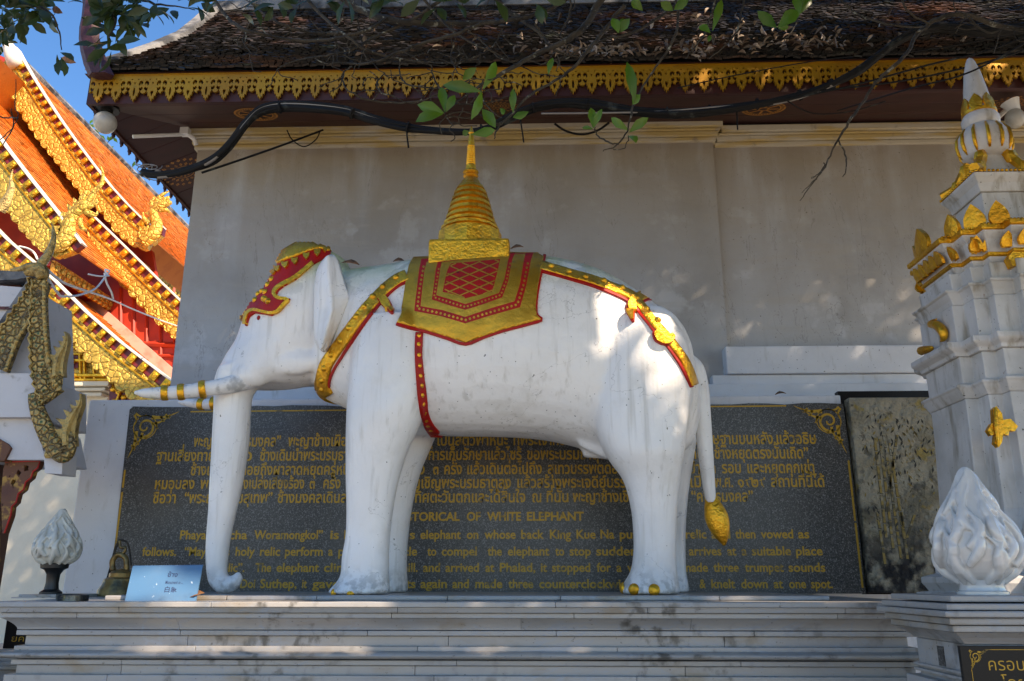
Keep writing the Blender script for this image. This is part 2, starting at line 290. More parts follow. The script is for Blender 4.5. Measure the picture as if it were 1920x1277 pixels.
M['darkleaf'] = mat("dark_evergreen_leaf", (0.030, 0.055, 0.020), 0.3, 0, [N(4, (0.04, 0.07, 0.02), 0.45, 0.65)], [], tone=0.4, transl=(0.05, 0.07, 0.015))
M['dryleaf'] = mat("dry_brown_leaf", (0.20, 0.085, 0.03), 0.7, 0, [N(30, (0.08, 0.04, 0.02), 0.45, 0.65)], [], tone=0.4)
M['litter'] = mat("pale_leaf_litter", (0.28, 0.21, 0.15), 0.6, 0, [N(5, (0.13, 0.08, 0.05), 0.45, 0.6)], [], tone=0.7)
M['pavement'] = mat("pale_pavement", (0.38, 0.345, 0.29), 0.8, 0, [N(1.2, (0.32, 0.29, 0.24), 0.4, 0.7), N(8, (0.25, 0.22, 0.19), 0.6, 0.75)], [N(30, None, 0.3, 0.7, s=0.2, d=0.01)])
M['string'] = mat("white_cotton_string", (0.72, 0.70, 0.66), 0.8)
M['timber'] = mat("carved_brown_wood", (0.11, 0.035, 0.012), 0.6, 0, [N(14, (0.34, 0.18, 0.03), 0.52, 0.62, detail=6), N(5, (0.08, 0.02, 0.01), 0.5, 0.7)], [dict(kind='voronoi', scale=28, lo=0.0, hi=0.2, s=0.8, d=0.02)])
M['purple'] = mat("dark_purple_red_paint", (0.045, 0.009, 0.015), 0.6, 0, [N(6, (0.07, 0.015, 0.02), 0.5, 0.7)], [N(18, None, 0.3, 0.7, s=0.4, d=0.01)])

# ---------------------------------------------------------------- lettering
_nsp = {}
def _curve(s, weight=0.0):
    c = bpy.data.curves.new('t', 'FONT'); c.body = s; c.offset = weight; c.resolution_u = 3
    o = bpy.data.objects.new('t', c); COL.objects.link(o); bpy.context.view_layer.update()
    dg = bpy.context.evaluated_depsgraph_get(); oe = o.evaluated_get(dg); cc = oe.to_curve(dg).copy(); oe.to_curve_clear()
    bpy.data.objects.remove(o); bpy.data.curves.remove(c); return cc
def _n(ch):
    if ch not in _nsp: c = _curve('ก' + ch); _nsp[ch] = len(c.splines) - (1 if ch != 'ก' else 1); bpy.data.curves.remove(c)
    return _nsp[ch]
UPV = set('ัิีึื็'); TONE = set('่้๊๋์')
def text_mesh(s, weight=0.012):
    c = _curve(s, weight)
    if any(a in UPV and b in TONE for a, b in zip(s, s[1:])):
        k = 0
        for i, ch in enumerate(s):
            m = _n(ch) if not ch.isspace() else 0
            if ch in TONE and i and s[i-1] in UPV:
                for sp in c.splines[k:k+m]:
                    for bp in sp.bezier_points:
                        q = [getattr(bp, a).copy() for a in ('co', 'handle_left', 'handle_right')]
                        bp.handle_left_type = 'FREE'; bp.handle_right_type = 'FREE'
                        for a, v in zip(('co', 'handle_left', 'handle_right'), q): v.y += 0.21; setattr(bp, a, v)
            k += m
    c.dimensions = '2D'; c.fill_mode = 'BOTH'; c.resolution_u = 3
    o = bpy.data.objects.new('t', c); COL.objects.link(o); bpy.context.view_layer.update()
    dg = bpy.context.evaluated_depsgraph_get(); me = bpy.data.meshes.new_from_object(o.evaluated_get(dg))
    vs = [v.co.copy() for v in me.vertices]; fs = [tuple(p.vertices) for p in me.polygons]
    bpy.data.objects.remove(o); bpy.data.curves.remove(c); bpy.data.meshes.remove(me)
    return vs, fs
def letter(mb, s, o, ux, uy, width=None, size=0.05, m=0, weight=0.012, center=False):
    """write s from point o along ux (unit), uy (unit); scaled to width if given"""
    vs, fs = text_mesh(s, weight)
    if not vs: return
    x0 = min(v.x for v in vs); x1 = max(v.x for v in vs)
    kx = width / (x1 - x0) if width else size; 
    o = Vector(o); ux = Vector(ux); uy = Vector(uy)
    sh = -(x1 - x0) * kx / 2 if center else 0
    mb.add([o + ux * ((v.x - x0) * kx + sh) + uy * (v.y * size) for v in vs], fs, m)
# ================================================================ THE SETTING
Zp = at(960, 1129, 4.11).z            # top of the marble plinth
Zs = at(960, 1117, 4.40).z            # top of the foot slab
g = MB(); g.add([(-60,-60,0),(60,-60,0),(60,60,0),(-60,60,0)], [(0,1,2,3)])
tag(g.build("pavement", M['pavement']), None, None, kind="structure")

# ---------------------------------------------------------------- white hall behind
Yw = 6.9; Ye = 6.0; XL = at(343, 520, Yw).x; zw = at(700, 243, Yw).z; XR = 6.5; Yb = 10.4
XB = at(1334, 235, Yw).x
zft = at(640, 139, Ye).z; zfb = at(640, 188, Ye).z; XE = at(167, 160, Ye).x
hall = thing("white_hall", "old whitewashed temple hall with dark tiled roof and yellow fretwork eave, behind the elephant", "temple hall", (0, Yw, 0))
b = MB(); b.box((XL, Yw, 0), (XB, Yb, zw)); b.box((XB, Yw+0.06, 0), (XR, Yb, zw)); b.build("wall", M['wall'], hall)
b = MB()   # cornice bands
hh = zw - at(700, 277, Yw).z
for k, (z0, z1, o) in enumerate([(0.0, 0.22, 0.025), (0.25, 0.50, 0.045), (0.52, 0.62, 0.06), (0.65, 0.98, 0.085)]):
    b.box((XL-o, Yw-o, zw-hh+z0*hh), (XB+o, Yw+0.2, zw-hh+z1*hh)); b.box((XB+o-0.002, Yw+0.06-o, zw-hh*1.12+z0*hh), (XR, Yw+0.2, zw-hh*1.12+z1*hh))
    b.box((XL-o, Yw+0.202, zw-hh+z0*hh), (XL+0.1, Yb, zw-hh+z1*hh))
b.build("cornice", M['cornice'], hall, bevel=0.008)
b = MB(); b.box((XL, Yw-0.05, zw-0.004), (XB+0.07, Yw+0.1, zw+0.022)); b.build("top_conduit", M['pvc'], hall)
# footing with the raised block on the right
b = MB(); za = at(1000, 716, Yw-0.14).z; zb_ = at(1500, 702, Yw-0.10).z
b.box((XL+0.55, Yw-0.30, 0), (XR, Yw-0.002, at(1000, 744, Yw-0.30).z)); b.box((XL+0.58, Yw-0.2, 0.3), (XR, Yw-0.004, at(1000, 722, Yw-0.2).z))
b.box((at(1330,700,Yw).x, Yw-0.10, 1.2), (XR, Yw+0.05, zb_))
b.build("footing", M['whitewash'], hall, bevel=0.012)
b = MB(); xb = at(1362, 680, Yw-0.13).x
b.box((xb, Yw-0.13, zb_+0.003), (XR, Yw+0.05, at(1500, 648, Yw-0.13).z)); b.build("raised_block", M['whitewash'], hall, bevel=0.015)
# soffit and fascia
b = MB(); z1 = zfb + 0.02
b.add([(XE,Ye+.03,z1),(XR,Ye+.03,z1),(XR,Yw+.1,zw+.02),(XL,Yw-.001,zw+.02)], [(0,1,2,3)]); b.build("soffit", M['redwood'], hall)
b = MB(); b.add([(XE,Ye+.03,z1),(XL,Yw-.001,zw+.02),(XL+.02,Yb,zw+.02),(XE,Yb+.9,z1)], [(0,1,2,3)]); b.build("soffit", M['redwood'], hall)
b = MB(); b.box((XE, Ye, zfb+0.005), (XR, Ye+.028, zft+0.011)); b.box((XE, Ye+.029, zfb+0.005), (XE+.03, Yb+.9, zft+.011)); b.build("fascia", M['redwood'], hall)
ze = at(640, 126, Ye-.06).z
b = MB(); b.box((XE-.02, Ye-.055, zft+0.012), (XR, Ye+.02, ze-0.012)); b.build("eave_batten", M['redwood'], hall)
# fretwork: one repeat, cut and extruded
def fret_unit():
    pd = 2.0
    def leaf(cx):
        L = [(-.29,.56),(-.275,.69),(-.235,.645),(-.215,.81),(-.14,.775),(-.12,.92),(-.06,.88),(0,1.0)]
        return [(cx+x, y) for x, y in L] + [(cx-x, y) for x, y in L[-2::-1]]
    out = [(-.5, 0)]
    bot = []
    for cx in (0.0, 1.0):
        bot += leaf(cx)
        bot += [(cx+.5+.2*math.cos(a), .53+.17*math.sin(a)) for a in (math.pi*.92, math.pi*.7, math.pi*.5, math.pi*.3, math.pi*.08)]
    # bot runs left to right from -.30 to 1.7
    outer = [(-.5, 0.0)] + [(-.5, .64)] + bot[:-5] + bot[-5:-2] + [(1.5, 0.0)]
    def drop(cx, cy, rx, ry, a=0, n=9):
        return [(cx + rx*math.cos(t)*math.cos(a) - ry*math.sin(t)*math.sin(a), cy + rx*math.cos(t)*math.sin(a) + ry*math.sin(t)*math.cos(a)) for t in [2*math.pi*i/n for i in range(n)]]
    holes = []
    for k, cx in enumerate((0.0, 1.0)):
        holes.append(drop(cx, .63, .06, .17) if k == 0 else [(cx, .82), (cx+.085, .65), (cx+.05, .58), (cx, .62), (cx-.05, .58), (cx-.085, .65)])
        holes.append([(cx, .36), (cx+.07, .25), (cx, .28), (cx-.07, .25)])
    for cx, s in ((0.0, 1), (1.0, -1)):
        for q in (1, -1):
            if q*s > 0 or True:
                mx = cx + q*.33
                if -.5 < mx < 1.5:
                    holes.append([(mx-q*.13, .33), (mx-q*.06, .22), (mx+q*.05, .20), (mx+q*.13, .27), (mx+q*.07, .38), (mx+q*.01, .30), (mx-q*.06, .41)])
                    holes.append([(mx-q*.09, .46), (mx-q*.01, .49), (mx+q*.09, .43), (mx+q*.14, .51), (mx+q*.05, .59), (mx-q*.06, .58)])
        holes.append([(cx+.40, .155), (cx+.47, .19), (cx+.44, .155)] if cx == 0 else [(cx-.47, .155), (cx-.44, .19), (cx-.40, .155)])
        holes.append([(cx+.12, .14), (cx+.17, .185), (cx+.24, .14)]); holes.append([(cx-.24, .14), (cx-.17, .185), (cx-.12, .14)])
    return outer, holes
FO, FH = fret_unit()
def fretwork(mb, o, ux, n, sp, h, dz):
    o = Vector(o); ux = Vector(ux); P = lambda q: o + ux*(q[0]*sp) + Vector((0,0,-q[1]*h))
    m1 = MB(); m1.prism([P(q) for q in FO], dz, 0, [[P(q) for q in H] for H in FH])
    for k in range(n): mb.add([Vector(v) + ux*(2*sp*k) for v in m1.v], m1.f)
sp = (at(200, 160, Ye).x - at(166.7, 160, Ye).x)
b = MB(); nf = int((XR - XE)/(2*sp)) + 1
fretwork(b, (XE+0.03+.5*sp, Ye-.035, zft), (1,0,0), nf, sp, zft-zfb+0.0, (0, .018, 0))
b.box((XE+.02, Ye-.04, zft-.001), (XR, Ye-.012, zft+.010)); b.build("fretwork", M['fret'], hall)
b = MB(); fretwork(b, (XE-.03, Ye+.2, zft), (0,1,0), int((Yb+.7-Ye)/(2*sp)), sp, zft-zfb+.03, (.018, 0, 0)); b.build("fretwork", M['redwood'], hall)
# stencilled medallions on the soffit
sn = Vector((0, -(zw+.02-z1), (Yw-Ye))).normalized()   # soffit normal candidates
def on_plane(px, py, p0, nrm): d = ray(px, py); t = (Vector(p0)-CAM).dot(nrm)/d.dot(nrm); return CAM + d*t
nA = (Vector((XR,Ye+.03,z1))-Vector((XE,Ye+.03,z1))).cross(Vector((XR,Yw+.1,zw+.02))-Vector((XR,Ye+.03,z1))).normalized()
if nA.z > 0: nA = -nA
nB = (Vector((XL,Yw,zw+.02))-Vector((XE,Ye,z1))).cross(Vector((XE,Yb+.9,z1))-Vector((XE,Ye,z1))).normalized()
if nB.z > 0: nB = -nB
def medallion(c, nrm, ux, r, wheel):
    b = MB(); ux = Vector(ux); uy = nrm.cross(ux); c = c + nrm*0.004
    P = lambda a, q: c + (ux*math.cos(a) + uy*math.sin(a))*q
    def ring(r0, r1, n=36):
        for i in range(n):
            a0, a1 = 2*math.pi*i/n, 2*math.pi*(i+1)/n; b.add([P(a0,r0),P(a1,r0),P(a1,r1),P(a0,r1)], [(0,1,2,3)])
    if wheel:
        ring(.74*r, .80*r); ring(.90*r, r); ring(.18*r, .26*r)
        for i in range(40): a = 2*math.pi*i/40; b.add([P(a-.04,.81*r),P(a+.04,.81*r),P(a+.03,.885*r),P(a-.03,.885*r)], [(0,1,2,3)])
        for i in range(8):
            a = 2*math.pi*i/8; b.add([P(a-.2,.27*r),P(a,.25*r),P(a+.2,.27*r),P(a+.12,.5*r),P(a+.08,.72*r),P(a-.08,.72*r),P(a-.12,.5*r)], [(0,1,2,3,4,5,6)])
    else:
        ring(.14*r, .2*r); ring(.40*r, .44*r)
        for rr, n, w_, l in ((.22, 12, .16, .15), (.48, 18, .12, .2), (.78, 22, .09, .2)):
            for i in range(n):
                a = 2*math.pi*(i+.5)/n; b.add([P(a,rr*r),P(a+w_,(rr+l*.5)*r),P(a,(rr+l)*r),P(a-w_,(rr+l*.5)*r),P(a-w_*.5,(rr+l*.5)*r),P(a,(rr+l*.7)*r),P(a+w_*.5,(rr+l*.5)*r)], [(0,1,6),(1,2,5),(2,3,5),(3,0,4),(1,5,6),(3,4,5),(0,6,4)])
    b.build("medallion", M['stencil'], hall)
for px, py, wh in ((480, 214, True), (932, 198, False), (1432, 204, True), (1893, 192, False)): medallion(on_plane(px, py, (0,Ye+.03,z1), nA), nA, (1,0,0), 0.185, wh)
medallion(on_plane(345, 322, (XE,Ye,z1), nB), nB, (0,1,0), 0.24, False)

# roof: courses of thin flat tiles
Yr = 8.0; zr = at(400, 20, Yr).z; Y0r = Ye-.07
def roof_pt(s): return (lerp(Y0r, Yr, s), ze + (zr-ze)*(0.80*s + 0.20*s*s))
HIP = [(131, 165), (122, 190), (110, 232), (92, 290), (70, 345), (45, 378), (20, 405), (-40, 470)]
def hip_x(s):
    Y, z = roof_pt(s); x = -3.0
    for _ in range(6):
        py = pix((x, Y, z))[1]; hp = interp(sorted(HIP), py)[0]; x = at(hp, py, Y).x
    return x
NR = 46; b = MB(); L = 0
for r in range(NR):
    s0, s1 = r/NR, min((r+1.9)/NR, 1.02); Ya, za = roof_pt(s0); Yc, zc = roof_pt(s1); x = hip_x(min(s0+.01,1)) + rnd.random()*0.05
    t = Vector((0, Yc-Ya, zc-za)).normalized(); nn = Vector((0, -t.z, t.y))
    while x < XR:
        wd = 0.064 + rnd.random()*0.010; j = rnd.gauss(0, .008); lift = 0.018 + abs(rnd.gauss(0, .006)); tw = rnd.gauss(0, .007)
        p0 = Vector((x, Ya, za)) + nn*lift - t*(0.004+j); p1 = Vector((x+wd-.006, Ya, za)) + nn*(lift+tw) - t*(0.004+j); 
        q0 = Vector((x, Yc, zc)); q1 = Vector((x+wd-.006, Yc, zc)); d = nn*-.016
        b.add([p0, p1, q1, q0, p0+d, p1+d], [(0,1,2,3),(4,5,1,0)], 0, rnd.random())
        x += wd
b.build("roof_tiles", M['tile'], hall)
b = MB(); K = 14   # bedding under the tiles, left slope, back slope
fr = [[(hip_x(i/K), roof_pt(i/K)[0], roof_pt(i/K)[1]-.014), (XR, roof_pt(i/K)[0], roof_pt(i/K)[1]-.014)] for i in range(K+1)]
for i in range(K): b.add([fr[i][0], fr[i][1], fr[i+1][1], fr[i+1][0]], [(0,1,2,3)])
yb2 = Yb + .95
for i in range(K):
    a, c = fr[i][0], fr[i+1][0]; ya = yb2 - (yb2-Yr)*(i/K); yc = yb2 - (yb2-Yr)*((i+1)/K)
    b.add([a, c, (c[0], yc, c[2]), (a[0], ya, a[2])], [(0,1,2,3)]); b.add([(a[0], ya, a[2]), (c[0], yc, c[2]), (XR, yc, c[2]), (XR, ya, a[2])], [(0,1,2,3)])
b.build("roof_bed", M['tile'], hall)
b = MB(); hp = [Vector((hip_x(i/24)-.02, *roof_pt(i/24))) for i in range(2, 25)]
for i in range(len(hp)-1):
    wd = .05 + .05*i/len(hp); a, c = hp[i], hp[i+1]
    b.hexa([a+Vector((-wd,.0,-.02)), a+Vector((wd,0,-.02)), c+Vector((wd,0,-.02)), c+Vector((-wd,0,-.02)), a+Vector((-wd*.8,0,wd)), a+Vector((wd*.6,0,wd)), c+Vector((wd*.6,0,wd)), c+Vector((-wd*.8,0,wd))])
b.build("hip_cap", M['mortar'], hall)
b = MB(); x = hp[-1].x
while x < XR:
    wd = .5 + rnd.random()*.3; b.box((x, Yr-.08, zr-.06), (x+wd-.004, Yr+.12, zr+.07+rnd.random()*.015)); x += wd
b.build("ridge_cap", M['mortar'], hall, bevel=.01)
# curved red finial at the eave corner
b = MB(); pts = [(190,142,52),(180,120,50),(172,95,46),(167,72,42),(168,50,42),(174,30,46),(178,8,50),(174,-20,48),(160,-60,30),(150,-100,16)]
rs = []
for px, py, wd in pts:
    c = at(px, py, Ye-.1); r = wd/FPX*6.6/2
    rs.append([c+Vector((-r,0,0)), c+Vector((-r*.5,-.05,0)), c+Vector((r*.5,-.05,0)), c+Vector((r,0,0)), c+Vector((r*.5,.06,0)), c+Vector((-r*.5,.06,0))])
b.rings(rs); b.build("corner_finial", M['purple'], hall, smooth=True, angle=40)
# pipe under the left eave
pipe = thing("pvc_pipe", "short white plastic conduit pipe with junction box below the left eave corner", "pipe", at(345, 250, Yw-.03))
b = MB(); b.tube([at(249,256,6.45), at(345,252,6.72)], .017, 8); b.build("conduit", M['pvc'], pipe)
b = MB(); c = at(350,248,6.72); b.box(c-Vector((.05,.04,.035)), c+Vector((.03,.03,.035)))
b.tube([at(352,252,6.72), at(364,260,6.74), at(368,272,6.76)], .022, 6); b.build("junction_box", M['pvc'], pipe, bevel=.006)

# ---------------------------------------------------------------- marble plinth
Yf = 4.25; Xl = at(47, 1203, Yf).x; Xr = at(1702, 1203, Yf).x; YB = 6.62
plinth = thing("marble_plinth", "long grey veined marble plinth with stepped mouldings, under the white elephant", "plinth", ((Xl+Xr)/2, 5.3, 0))
zc = lambda y, o: at(960, y, Yf-o).z
def course(z0, z1, o0, o1, kind='flat', lo=.8, hi=1.7):
    b = MB(); x = Xl - 3
    cuts = [None]; c = Xl + .2 + rnd.random()*.8
    while c < Xr - .3: cuts.append(c); c += lo + rnd.random()*(hi-lo)
    cuts.append(None)
    for i in range(len(cuts)-1):
        tone = rnd.random(); g = .0007
        xa0 = xa1 = (cuts[i] + g) if cuts[i] is not None else None; xb0 = xb1 = (cuts[i+1] - g) if cuts[i+1] is not None else None
        if xa0 is None: xa0, xa1 = Xl-o0, Xl-o1
        if xb0 is None: xb0, xb1 = Xr+o0, Xr+o1
        if kind == 'flat' : b.hexa([(xa0,Yf-o0,z0),(xb0,Yf-o0,z0),(xb0,YB,z0),(xa0,YB,z0),(xa1,Yf-o1,z1),(xb1,Yf-o1,z1),(xb1,YB,z1),(xa1,YB,z1)], 0, tone)
        else:
            n = 12; pr = []
            for k in range(n+1):
                f = k/n; a = math.pi*(f-.5)
                if kind == 'torus': o = o0 + (o1-o0)*math.cos(a)
                else: o = lerp(o0, o1, f**1.7)      # cyma, from bottom to top
                pr.append((o, lerp(z0, z1, (math.sin(a)+1)/2 if kind == 'torus' else f)))
            rs = [[(xa1 if cuts[i] is not None else Xl-o, Yf-o, z), (xb1 if cuts[i+1] is not None else Xr+o, Yf-o, z), (xb1 if cuts[i+1] is not None else Xr+o, YB, z), (xa1 if cuts[i] is not None else Xl-o, YB, z)] for o, z in pr]
            b.rings(rs, 0, True, True, tone)
    b.build("marble_course", M['marble'], plinth, bevel=.004 if kind == 'flat' else 0, smooth=(kind != 'flat'), angle=40)
ys = [(1129,1139.5,.14,.14,'flat'),(1139.5,1150,.118,.125,'flat'),(1150,1160,.095,.095,'flat'),(1160,1183,.03,.085,'cyma'),(1183,1193,.032,.032,'flat'),(1193,1213,0,0,'flat'),
      (1213,1223,.032,.032,'flat'),(1223,1239,.030,.085,'torus'),(1239,1249,.035,.035,'flat'),(1249,1268,.015,.015,'flat'),(1268,1290,.05,.05,'flat'),(1290,1330,.02,.02,'flat'),(1330,1400,.06,.06,'flat')]
for ya, yb, o0, o1, k in ys:
    zt = Zp if ya == 1129 else zc(ya, max(o0, o1)); z0 = zc(yb, max(o0, o1)); course(z0+.0008, zt, o0, o1, k)
course(0, zc(1400, .06)-.001, .10, .10)
# slab under the feet
b = MB(); xa = at(196, 1122, 4.40).x; xe = at(1556, 1120, 4.40).x; x = xa
while x < xe - .05:
    wd = min(.35 + rnd.random()*.5, xe - x);  wd = xe - x if xe - x - wd < .1 else wd
    b.box((x, 4.40, Zp+.001), (x+wd-.0015, 5.75, Zs), 0, rnd.random()); x += wd
b.build("foot_slab", M['marble'], plinth, bevel=.006)

# ---------------------------------------------------------------- inscription stele
Ys = 6.0
st = thing("inscription_stele", "low white masonry stele with dark granite panel lettered in gold, behind the elephant's legs", "stele", (0, Ys, Zp))
zt = at(900, 744, Ys).z
b = MB(); xl_ = at(150, 850, Ys).x; xr_ = at(1590, 850, Ys).x
b.box((at(165,752,Ys).x, Ys+.02, Zp+.001), (xr_, Ys+.30, zt))
b.build("masonry", M['whitewash'], st, bevel=.012)
def top_edge(x0, x1, y0, y1, n):
    return [(lerp(x0,x1,i/n), lerp(y0,y1,i/n) + rnd.uniform(-2.2, 2.2)) for i in range(n+1)]
pl = [(205,1113),(243,768)] + top_edge(250,1570,763,757,40) + [(1581,757),(1600,900),(1624,1113)]
xg0 = at(222, 940, Ys).x; xg1 = at(1603, 940, Ys).x
P = P2(pl, Ys-.015)
P = [Vector((min(max(p.x, xg0), xg1) if (p.x < xg0+.05 or p.x > xg1-.05) else p.x, p.y, max(p.z, Zp+.002))) for p in P]
b = MB(); b.prism(P, (0, .034, 0)); b.build("granite_panel", M['granite'], st)
YT = Ys - .0165
def tx(px, py): return at(px, py, YT)
def line_at(mb, segs, y960, xh, weight=.02):
    zb = tx(960, y960).z
    size = (tx(960, y960-xh).z - zb) / 0.547      # xh = x-height in photo pixels
    for s, x0, x1 in segs:
        a = tx(x0, y960).x; c = tx(x1, y960).x
        letter(mb, s, (a, YT, zb), (1,0,0), (0,0,1), c-a, size, 0, weight)
b = MB()
line_at(b, [("พะญา",363,403),("ช้างว",406,460),("รมงคล”",461,526),("พะญาช้างเผือก",540,662),("คู่บ้านเมืองของรัฐ",672,812),("เป็นสัตว์พาหนะ",820,952),("ที่พระเจ้ากือนาทรงอัญเชิญ",963,1190),("พระธาตุขึ้นประดิษฐานบนหลัง",1196,1450),("แล้วอธิษ",1457,1532)], 834.5, 16)
line_at(b, [("ฐานเสี่ยงทายว่า",293,420),("เมื่อ",428,472),("ช้างเดินนำพระบรมธาตุ",487,664),("ไปถึงที่เหมาะสมการเก็บรักษาแล้วไซร้",670,978),("ขอพระบรมธาตุโปรดดลบันดาล",988,1262),("งดค้นให้ช้างหยุดตรงนั้นเถิด”",1268,1517)], 861.5, 16)
line_at(b, [("ช้างเดินขึ้น",357,440),("ดอยถึงผาลาดหยุดครู่หนึ่ง",450,666),("แล้วร้อง",720,796),("๓",812,822),("ครั้ง",833,866),("แล้วเดินต่อไปถึง",876,1016),("สุเทวบรรพตดอยสูง",1027,1196),("เดินซ้ำ",1255,1314),("ๆ ๓",1326,1342),("รอบ",1354,1390),("และหยุดคุกเข่า",1402,1528)], 888.5, 16)
line_at(b, [("หมอบลง",290,364),("พระยา",375,432),("ช้างเปล่งเสียงร้อง",438,570),("๓",580,590),("ครั้ง",606,638),("จึงอัญเชิญพระบรมธาตุลง",732,958),("แล้วสร้างพระเจดีย์บรรจุ",970,1186),("ธาตุ",1252,1284),("เมื่อ",1295,1330),("พ.ศ.",1340,1375),("๑๙๒๙",1384,1436),("สถานที่นี้ได้",1446,1547)], 914.5, 16)
line_at(b, [("ชื่อว่า",286,329),("“พระธาตุดอยสุเทพ”",345,510),("ช้างมงคลเดินลง",520,662),("ทางทิศตะวันตกและได้สิ้นใจ",742,985),("ณ",998,1015),("ที่นั้น",1025,1066),("พะญาช้างเชือกนี้",1074,1220),("ชื่อว่า",1240,1284),("“คชวรมงคล”",1297,1413)], 941.5, 16)
b.build("thai_inscription", M['goldink'], st)
b = MB(); line_at(b, [("HISTORICAL",742,862),("OF",875,901),("WHITE",913,977),("ELEPHANT",988,1095)], 976, 12.5, .03); b.build("title_lettering", M['goldink'], st)
b = MB()
line_at(b, [("Phaya",337,386),("Kocha",400,463),("Woramongkol”",476,605),("is his",619,676),("famous",686,746),("s",768,778),("elephant",788,864),("on",875,897),("whose",908,967),("back",977,1020),("King",1031,1071),("Kue",1081,1117),("Na",1126,1152),("put",1162,1196),("the",1206,1240),("relic",1286,1325),("and",1334,1370),("then",1379,1417),("vowed",1427,1488),("as",1497,1518)], 1010, 13, .022)
line_at(b, [("follows.",266,330),("“May",345,386),("this",396,430),("holy",441,477),("relic",487,525),("perform",534,605),("a",615,624),("pure",634,680),("miracle",715,782),("to",801,818),("compel",828,894),("the",914,941),("elephant",952,1030),("to",1041,1058),("stop",1068,1108),("suddenly",1118,1214),("arrives",1292,1353),("at",1364,1381),("a",1391,1401),("suitable",1410,1484),("place",1493,1543)], 1041.5, 13, .022)
line_at(b, [("relic”.",410,458),("The",478,508),("elephant",518,598),("climbed",607,690),("hill.",755,783),("and",793,825),("arrived",835,898),("at",910,927),("Phalad,",937,1004),("it",1014,1026),("stopped",1035,1107),("for",1119,1146),("a",1156,1166),("while",1176,1224),("made",1280,1328),("three",1338,1386),("trumpet",1397,1470),("sounds",1479,1548)], 1072, 13, .022)
line_at(b, [("Doi",450,478),("Suthep,",487,556),("it",566,575),("gave",585,636),("grunts",716,779),("again",788,838),("and",848,879),("made",891,942),("three",953,1000),("counterclockwise",1011,1186),("&",1312,1324),("knelt",1334,1379),("down",1390,1440),("at",1451,1469),("one",1480,1512),("spot.",1521,1562)], 1102.5, 13, .022)
b.build("english_inscription", M['goldink'], st)
b = MB()
def strip(mb, a, c, wpx, Y):
    A, B = at(*a, Y), at(*c, Y); d = (B-A).normalized(); n_ = Vector((-d.z, 0, d.x)) * (wpx/FPX*6.2/2); mb.add([A-n_, B-n_, B+n_, A+n_], [(0,1,2,3)])
xln = tx(232, 900).x; xrn = tx(1595, 900).x
strip(b, (357,772), (1474,761), 2.5, YT)
for x_, ya, yb in ((xln, 878, 912), (xln, 920, 1090), (xrn, 866, 978), (xrn, 982, 1102)):
    za, zb2 = tx(960, ya).z, tx(960, yb).z; b.add([(x_-.007,YT,zb2),(x_+.007,YT,zb2),(x_+.007,YT,za),(x_-.007,YT,za)], [(0,1,2,3)])
b.build("border_line", M['goldink'], st)
def ribbon(mb, pts, w0, w1, nrm, m=0):
    pts = [Vector(p) for p in pts]; L = []; Rr = []
    for i, p in enumerate(pts):
        t = (pts[min(i+1,len(pts)-1)] - pts[max(i-1,0)]).normalized(); s_ = t.cross(nrm); f = i/(len(pts)-1); w_ = lerp(w0, w1, f)/2
        L.append(p - s_*w_); Rr.append(p + s_*w_)
    n = len(pts); mb.add(L+Rr, [(i, i+1, n+i+1, n+i) for i in range(n-1)], m)
def corner_orn(mb, o, ux, uy, S, nrm, m=0):
    """kranok corner: spiral and two flaming tails; drawn in a unit square"""
    o = Vector(o); ux = Vector(ux); uy = Vector(uy); P = lambda x, y: o + ux*(x*S) + uy*(y*S)
    sp_ = [P(.30+(.04+.17*k/22)*math.cos(.6*k/1.7), .33+(.04+.17*k/22)*math.sin(.6*k/1.7)) for k in range(23)]
    ribbon(mb, sp_, .03*S, .055*S, nrm, m)
    ribbon(mb, [P(.30+.25*math.cos(a), .33+.25*math.sin(a)) for a in [i*.25 for i in range(-9, 22)]], .02*S, .02*S, nrm, m)
    for sw in (0, 1):
        Q = (lambda x, y: P(x, y)) if not sw else (lambda x, y: P(y, x))
        for a, c, wd in (((.06,.03),(.30,.06),.05), ((.42,.12),(1.0,.0),.09), ((.45,.26),(.85,.05),.06), ((.52,.22),(.60,.36),.06), ((.62,.10),(.72,.20),.05), ((.72,.05),(.84,.12),.04)):
            pts = [Q(lerp(a[0],c[0],t), lerp(a[1],c[1],t) + .05*math.sin(t*math.pi)) for t in [i/8 for i in range(9)]]
            ribbon(mb, pts, wd*S, .008*S, nrm, m)
for px, q in ((0, 1), (1, -1)):
    b = MB(); o = Vector((xln+.005, YT, tx(960, 768).z)) if q > 0 else Vector((xrn-.005, YT, tx(960, 764).z))
    corner_orn(b, o, (q,0,0), (0,0,-1), .345, Vector((0,1,0))); b.build("corner_ornament", M['goldink'], st)

